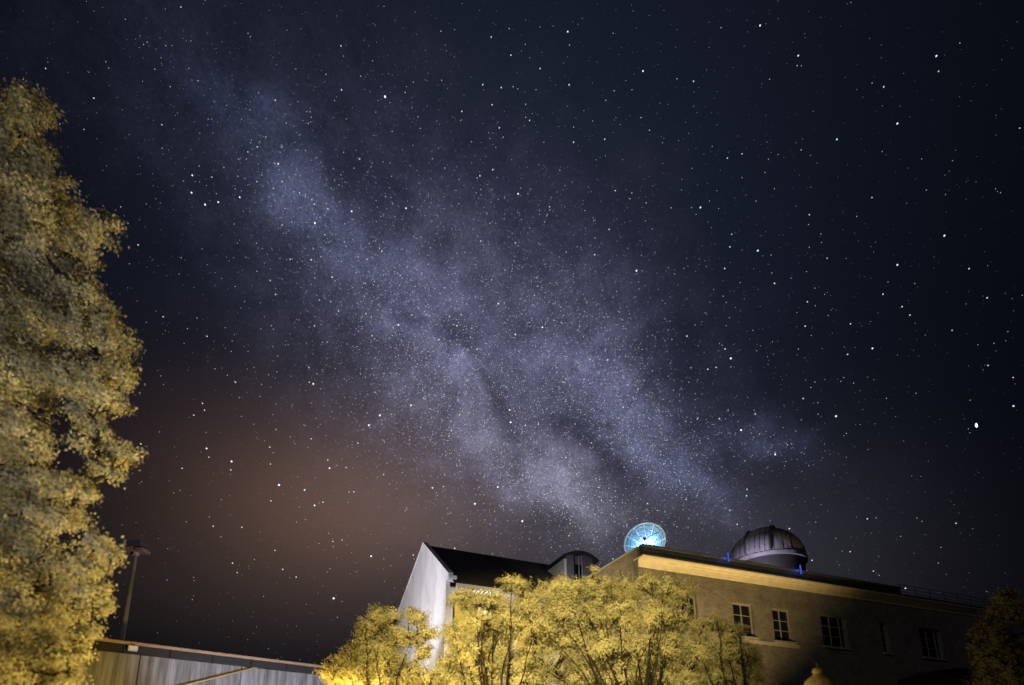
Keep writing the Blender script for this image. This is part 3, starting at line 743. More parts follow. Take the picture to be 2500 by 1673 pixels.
tree('leafy_tree', 'tall broad leafy tree rising along the left edge, lit yellow at its side', (-10.6, 8.6), [
    (-7.08, 7.5, 6.62, 0.19), (-8.13, 7.9, 6.72, 0.24), (-9.4, 9.12, 7.47, 0.23), (-9.2, 7.28, 13.65, 0.43), (-11.24, 8.79, 15.94, 0.43), (-9.16, 7.5, 13.85, 0.32),
    (-11.23, 9.31, 16.76, 0.33), (-9.86, 7.81, 13.71, 0.57), (-11.48, 9.13, 15.85, 0.57), (-10.04, 8.31, 13.92, 0.39), (-11.03, 9.16, 15.05, 0.36), (-8.48, 7.28, 11.92, 0.41),
    (-10.17, 8.83, 14.01, 0.42), (-8.7, 7.24, 11.39, 0.59), (-10.86, 9.2, 13.97, 0.63), (-9.29, 8.32, 12.65, 0.42), (-9.85, 8.91, 13.23, 0.38), (-8.99, 8.23, 11.9, 0.49),
    (-10.19, 9.35, 13.06, 0.47), (-7.42, 7.32, 10.77, 0.35), (-9.67, 9.43, 13.44, 0.38), (-7.53, 7.76, 11.43, 0.19), (-8.22, 8.0, 11.13, 0.39), (-9.2, 8.91, 12.15, 0.37),
    (-8.74, 7.65, 10.8, 0.68), (-10.63, 9.37, 12.72, 0.7), (-8.6, 8.07, 10.54, 0.47), (-9.86, 9.45, 11.86, 0.46), (-8.01, 8.06, 10.15, 0.43), (-9.46, 9.42, 11.41, 0.42),
    (-8.01, 8.36, 10.09, 0.36), (-8.34, 8.75, 10.38, 0.32), (-8.36, 8.26, 9.62, 0.63), (-8.69, 8.62, 9.98, 0.55), (-9.13, 8.29, 9.83, 0.79), (-9.94, 9.28, 10.96, 0.75),
    (-7.22, 7.73, 8.84, 0.36), (-8.76, 9.25, 10.28, 0.37), (-7.41, 8.32, 9.3, 0.3), (-7.75, 8.6, 9.5, 0.26), (-7.22, 8.12, 8.54, 0.3), (-8.41, 9.44, 9.54, 0.3),
    (-7.39, 7.85, 8.18, 0.43), (-7.96, 8.63, 8.85, 0.41), (-8.09, 7.97, 8.29, 0.59), (-9.29, 8.93, 9.15, 0.56), (-8.77, 7.98, 8.3, 0.74), (-10.5, 9.34, 9.61, 0.74),
    (-6.88, 7.6, 7.58, 0.31), (-7.91, 8.9, 8.46, 0.31), (-6.8, 7.79, 8.14, 0.22), (-7.92, 9.09, 9.18, 0.21), (-7.4, 7.92, 7.5, 0.32), (-8.37, 9.01, 8.16, 0.31),
    (-7.05, 7.75, 7.06, 0.21), (-8.0, 8.83, 7.83, 0.2), (-7.23, 8.45, 7.08, 0.34), (-7.32, 8.57, 7.11, 0.29), (-6.41, 7.73, 6.62, 0.17), (-6.98, 7.94, 6.4, 0.25),
    (-8.11, 9.13, 7.06, 0.24), (-7.85, 7.28, 6.65, 0.52), (-9.82, 9.17, 7.9, 0.56), (-7.88, 7.65, 6.08, 0.47), (-8.73, 8.58, 6.48, 0.45), (-7.03, 7.28, 5.75, 0.32),
    (-8.41, 8.79, 6.45, 0.33), (-7.12, 7.78, 5.93, 0.24), (-8.11, 8.89, 6.54, 0.23), (-7.83, 7.6, 5.39, 0.59), (-9.14, 8.83, 5.89, 0.58), (-7.38, 7.68, 5.44, 0.4),
    (-8.64, 9.07, 6.22, 0.4), (-7.53, 8.14, 5.59, 0.21), (-8.62, 9.28, 6.16, 0.2), (-6.48, 7.51, 4.86, 0.29), (-8.0, 9.19, 5.57, 0.3), (-6.08, 7.33, 4.62, 0.19),
    (-7.75, 9.31, 5.43, 0.2), (-6.89, 7.76, 4.55, 0.46), (-7.75, 8.86, 5.02, 0.45), (-7.84, 8.03, 4.8, 0.61), (-8.36, 8.76, 5.04, 0.57), (-6.28, 7.35, 4.01, 0.28),
    (-7.92, 9.28, 4.67, 0.3), (-6.84, 8.27, 4.02, 0.21), (-7.73, 9.28, 4.32, 0.2), (-7.34, 8.02, 4.01, 0.53), (-7.82, 8.68, 4.21, 0.49), (-7.56, 7.57, 3.88, 0.57),
    (-8.73, 8.87, 4.3, 0.57), (-6.59, 7.73, 3.5, 0.22), (-8.0, 9.38, 3.89, 0.23), (-6.34, 7.4, 3.13, 0.15), (-6.66, 7.21, 3.15, 0.47), (-8.5, 9.44, 3.43, 0.52),
    (-7.58, 7.76, 3.14, 0.57), (-8.32, 8.76, 3.11, 0.54), (-7.38, 8.15, 2.89, 0.4), (-8.05, 9.03, 2.94, 0.37), (-6.61, 7.57, 2.8, 0.18), (-7.55, 8.62, 2.97, 0.18),
    (-11.03, 7.95, 14.26, 1.0), (-12.0, 8.6, 14.88, 0.91), (-11.21, 8.36, 13.22, 1.02), (-12.3, 9.36, 14.11, 0.96), (-10.86, 8.35, 11.65, 0.99), (-12.0, 9.23, 12.96, 0.93),
    (-9.35, 7.42, 9.22, 0.85), (-11.47, 9.03, 10.63, 0.88), (-9.46, 7.73, 8.25, 0.86), (-10.5, 8.87, 9.04, 0.83), (-8.94, 7.52, 6.9, 0.81), (-10.73, 9.26, 8.02, 0.85),
    (-8.84, 7.65, 5.85, 0.8), (-10.91, 9.29, 6.64, 0.83), (-8.34, 7.42, 4.69, 0.76), (-10.16, 9.28, 5.11, 0.8), (-9.03, 8.25, 3.94, 0.82), (-10.5, 9.33, 4.08, 0.79),
    (-7.75, 7.26, 2.75, 0.7), (-9.78, 9.03, 3.06, 0.74),
], M['leaf_left'], 3, leaf=(0.055, 0.034), density=2600, droop=0.15, trunk_r=0.13, fork=2.2)
tree('feathery_tree', 'bright yellow lit feathery tree at the left end of the row, before the gable', (-3.4, 13.9), [
    (-5.39, 15.34, 4.02, 0.55), (-5.6, 16.23, 4.02, 0.44), (-5.03, 15.45, 4.55, 0.62), (-4.99, 15.86, 4.73, 0.49), (-4.74, 15.65, 5.11, 0.56), (-4.66, 15.58, 4.91, 0.43),
    (-4.33, 15.2, 5.52, 0.52), (-4.62, 15.94, 5.65, 0.42), (-3.98, 14.77, 5.79, 0.43), (-4.45, 16.21, 6.21, 0.37), (-3.72, 15.48, 5.86, 0.54), (-3.85, 15.6, 5.75, 0.42),
    (-2.98, 15.34, 5.82, 0.5), (-3.28, 16.17, 6.15, 0.41), (-2.52, 14.95, 5.33, 0.41), (-2.8, 16.17, 5.48, 0.34), (-3.08, 15.03, 5.1, 0.46), (-3.14, 16.02, 5.27, 0.38),
    (-3.44, 14.95, 5.18, 0.41), (-3.61, 16.25, 5.4, 0.34), (-2.74, 15.6, 4.84, 0.42), (-2.8, 15.62, 4.83, 0.33), (-3.89, 14.89, 4.69, 0.74), (-4.39, 15.96, 4.93, 0.61),
    (-4.53, 14.76, 3.93, 0.79), (-4.74, 15.73, 4.08, 0.65), (-3.14, 15.53, 4.18, 0.69), (-3.22, 15.87, 4.24, 0.55), (-3.86, 15.42, 3.91, 0.82), (-4.09, 15.51, 3.63, 0.64),
    (-2.37, 15.46, 3.92, 0.62), (-2.33, 16.11, 4.12, 0.5), (-4.29, 15.1, 4.36, 0.61), (-4.39, 15.53, 4.55, 0.48), (-4.2, 15.0, 3.2, 0.7), (-2.6, 14.6, 3.1, 0.7),
], M['leaf'], 5, group='feathery trees in front of the buildings', bare=0.3, density=2700, leaf=(0.062, 0.026), fork=1.8)
tree('feathery_tree', 'feathery tree below the steep dark roof, second from the left of the row', (-0.5, 13.8), [
    (-1.59, 15.85, 6.64, 0.52), (-1.5, 16.09, 6.68, 0.41), (-1.8, 16.3, 6.69, 0.42), (-1.12, 15.81, 6.56, 0.52), (-1.18, 16.1, 6.52, 0.41), (-1.05, 16.25, 6.58, 0.41),
    (-0.58, 15.54, 6.41, 0.54), (-0.55, 16.39, 6.72, 0.44), (-0.51, 16.64, 6.77, 0.45), (-0.07, 15.72, 7.09, 0.46), (0.04, 15.92, 7.16, 0.36), (0.02, 16.28, 7.15, 0.37),
    (0.25, 15.0, 6.77, 0.35), (0.44, 15.12, 6.28, 0.55), (0.54, 16.79, 6.81, 0.48), (0.52, 16.49, 6.75, 0.47), (-0.89, 15.32, 5.68, 0.77), (-0.72, 16.35, 5.69, 0.63),
    (-0.88, 16.64, 5.86, 0.64), (-1.72, 16.07, 5.54, 0.65), (-1.96, 16.44, 5.62, 0.52), (-1.78, 15.92, 5.41, 0.5), (-0.13, 15.95, 5.85, 0.87), (-0.12, 16.5, 6.11, 0.7),
    (-0.24, 16.32, 6.02, 0.69), (0.62, 15.05, 5.48, 0.75), (0.53, 16.53, 5.62, 0.64), (0.41, 15.85, 5.49, 0.61), (-1.25, 15.29, 4.77, 0.82), (-1.09, 16.14, 4.81, 0.67),
    (-1.37, 15.96, 4.88, 0.66), (-0.39, 16.1, 4.81, 0.94), (-0.68, 16.58, 4.85, 0.75), (-0.45, 16.08, 4.47, 0.72), (-1.96, 16.07, 4.47, 0.65), (-1.87, 16.73, 4.46, 0.52),
    (-2.04, 16.63, 4.38, 0.52), (0.63, 15.51, 4.69, 0.83), (0.64, 16.24, 4.65, 0.67), (0.43, 16.1, 4.61, 0.67), (-0.87, 15.48, 3.98, 0.89), (-0.73, 15.85, 4.12, 0.71),
    (-1.14, 16.19, 3.96, 0.72), (0.25, 15.2, 3.88, 0.88), (0.23, 16.09, 3.71, 0.71), (0.21, 16.45, 3.78, 0.73), (-1.59, 15.21, 3.75, 0.67), (-1.68, 15.97, 3.81, 0.55),
    (-1.8, 16.64, 3.97, 0.57), (-1.2, 15.0, 3.2, 0.8), (0.6, 14.6, 3.1, 0.8),
], M['leaf'], 6, group='feathery trees in front of the buildings', bare=0.3, density=2700, leaf=(0.062, 0.026), fork=1.8)
tree('feathery_tree', 'widest feathery tree, standing before the corner of the brick building', (3.3, 14.4), [
    (1.06, 16.09, 5.34, 0.73), (0.93, 16.78, 5.37, 0.58), (1.12, 16.76, 5.49, 0.58), (1.06, 16.34, 4.31, 0.73), (0.87, 16.78, 4.35, 0.58), (0.94, 17.63, 4.49, 0.61),
    (1.12, 15.82, 6.15, 0.52), (1.15, 17.76, 6.62, 0.45), (1.28, 17.79, 6.7, 0.45), (1.25, 15.71, 6.81, 0.58), (1.48, 16.86, 7.2, 0.48), (1.24, 17.61, 7.45, 0.5),
    (1.63, 15.89, 7.15, 0.44), (1.78, 17.12, 7.49, 0.37), (1.73, 16.77, 7.52, 0.36), (2.0, 15.93, 6.88, 0.66), (2.22, 17.05, 7.21, 0.55), (2.18, 17.04, 7.2, 0.55),
    (2.67, 16.72, 7.36, 0.54), (2.84, 17.34, 7.61, 0.43), (2.8, 17.52, 7.46, 0.44), (2.74, 16.04, 7.67, 0.18), (3.27, 16.97, 7.3, 0.7), (3.2, 17.55, 7.46, 0.56),
    (3.07, 16.74, 7.16, 0.54), (3.88, 16.55, 7.16, 0.76), (4.28, 17.68, 7.43, 0.63), (3.97, 17.37, 7.27, 0.62), (4.56, 16.43, 7.34, 0.58), (4.9, 17.76, 7.62, 0.48),
    (4.63, 16.77, 7.34, 0.45), (5.23, 16.6, 7.32, 0.61), (5.59, 17.62, 7.43, 0.5), (5.4, 17.45, 7.59, 0.5), (5.45, 15.68, 6.8, 0.55), (5.84, 16.83, 7.23, 0.46),
    (5.68, 16.84, 7.04, 0.45), (1.59, 15.98, 6.13, 0.8), (1.61, 16.79, 6.11, 0.65), (1.73, 17.69, 6.51, 0.68), (2.64, 16.76, 6.35, 0.92), (2.92, 17.17, 6.5, 0.73),
    (2.7, 17.77, 6.34, 0.75), (3.55, 15.85, 6.1, 0.87), (3.61, 16.96, 6.46, 0.72), (3.79, 16.99, 6.29, 0.72), (4.54, 15.66, 6.04, 0.86), (4.98, 17.33, 6.5, 0.73),
    (5.28, 17.28, 6.31, 0.73), (5.59, 16.48, 6.13, 0.68), (6.1, 17.71, 6.59, 0.56), (6.08, 17.59, 6.22, 0.56), (1.86, 16.18, 5.23, 0.87), (1.94, 17.41, 5.62, 0.73),
    (1.69, 16.93, 5.53, 0.71), (2.85, 15.87, 5.02, 0.93), (2.91, 16.7, 5.36, 0.76), (2.86, 17.11, 5.42, 0.77), (3.98, 15.68, 4.98, 0.92), (4.5, 16.87, 5.09, 0.76),
    (4.18, 17.11, 5.28, 0.77), (5.04, 15.82, 5.01, 0.85), (5.68, 17.22, 4.98, 0.72), (5.36, 16.81, 5.35, 0.7), (2.21, 16.11, 4.14, 0.93), (2.17, 16.88, 4.0, 0.75),
    (2.06, 17.29, 3.99, 0.77), (3.45, 15.85, 4.04, 0.91), (3.8, 17.29, 4.43, 0.77), (4.1, 17.48, 4.0, 0.78), (4.65, 16.0, 4.06, 0.92), (5.02, 17.56, 4.4, 0.78),
    (4.97, 17.07, 3.98, 0.76), (2.2, 16.0, 3.3, 0.8), (4.6, 15.6, 3.2, 0.8),
], M['leaf'], 7, group='feathery trees in front of the buildings', bare=0.3, density=2700, leaf=(0.062, 0.026), trunk_r=0.19, fork=1.9)
tree('feathery_tree', 'dim feathery tree at the right end of the row, below the brick windows', (6.5, 14.7), [
    (6.2, 16.16, 5.77, 0.56), (6.85, 17.39, 6.16, 0.46), (6.61, 17.66, 6.18, 0.47), (6.54, 16.15, 5.9, 0.44), (6.99, 17.17, 6.14, 0.36), (7.09, 17.5, 6.3, 0.37),
    (7.05, 16.02, 5.53, 0.55), (7.39, 17.0, 5.87, 0.45), (7.48, 17.1, 5.61, 0.45), (5.9, 16.04, 5.06, 0.72), (6.05, 16.82, 4.95, 0.58), (6.44, 17.35, 5.33, 0.6),
    (6.78, 16.29, 4.98, 0.73), (7.31, 17.34, 5.13, 0.6), (7.22, 16.89, 5.0, 0.59), (7.31, 15.99, 4.92, 0.57), (7.91, 16.93, 5.06, 0.47), (8.13, 17.41, 5.13, 0.48),
    (7.94, 16.87, 4.61, 0.57), (8.18, 17.55, 4.72, 0.46), (7.78, 16.85, 4.47, 0.44), (8.08, 16.67, 4.23, 0.37), (6.6, 16.68, 4.23, 0.89), (7.05, 17.21, 4.06, 0.71),
    (6.65, 17.23, 4.41, 0.71), (7.44, 16.47, 4.07, 0.73), (7.55, 17.21, 3.94, 0.59), (7.77, 16.98, 4.19, 0.58), (5.54, 15.93, 4.12, 0.78), (5.87, 17.14, 4.34, 0.65),
    (6.02, 17.56, 4.14, 0.66), (6.0, 16.0, 3.1, 0.8), (7.2, 16.0, 3.0, 0.8),
], M['leaf'], 8, group='feathery trees in front of the buildings', bare=0.3, density=2700, leaf=(0.062, 0.026), fork=1.8)
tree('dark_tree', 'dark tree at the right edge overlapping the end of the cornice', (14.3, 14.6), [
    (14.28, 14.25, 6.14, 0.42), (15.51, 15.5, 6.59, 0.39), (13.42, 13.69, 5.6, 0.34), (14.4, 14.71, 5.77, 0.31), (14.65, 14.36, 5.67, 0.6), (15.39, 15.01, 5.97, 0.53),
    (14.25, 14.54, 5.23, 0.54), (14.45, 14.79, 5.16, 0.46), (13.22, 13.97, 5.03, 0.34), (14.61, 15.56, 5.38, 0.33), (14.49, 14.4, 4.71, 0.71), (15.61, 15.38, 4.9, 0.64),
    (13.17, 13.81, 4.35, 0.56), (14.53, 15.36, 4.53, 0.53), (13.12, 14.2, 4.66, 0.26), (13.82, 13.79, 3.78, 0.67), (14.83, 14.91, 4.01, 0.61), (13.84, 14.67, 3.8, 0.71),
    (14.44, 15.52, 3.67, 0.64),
], M['leaf_dark'], 9, density=1200, fork=1.8, leaf=(0.07, 0.04))


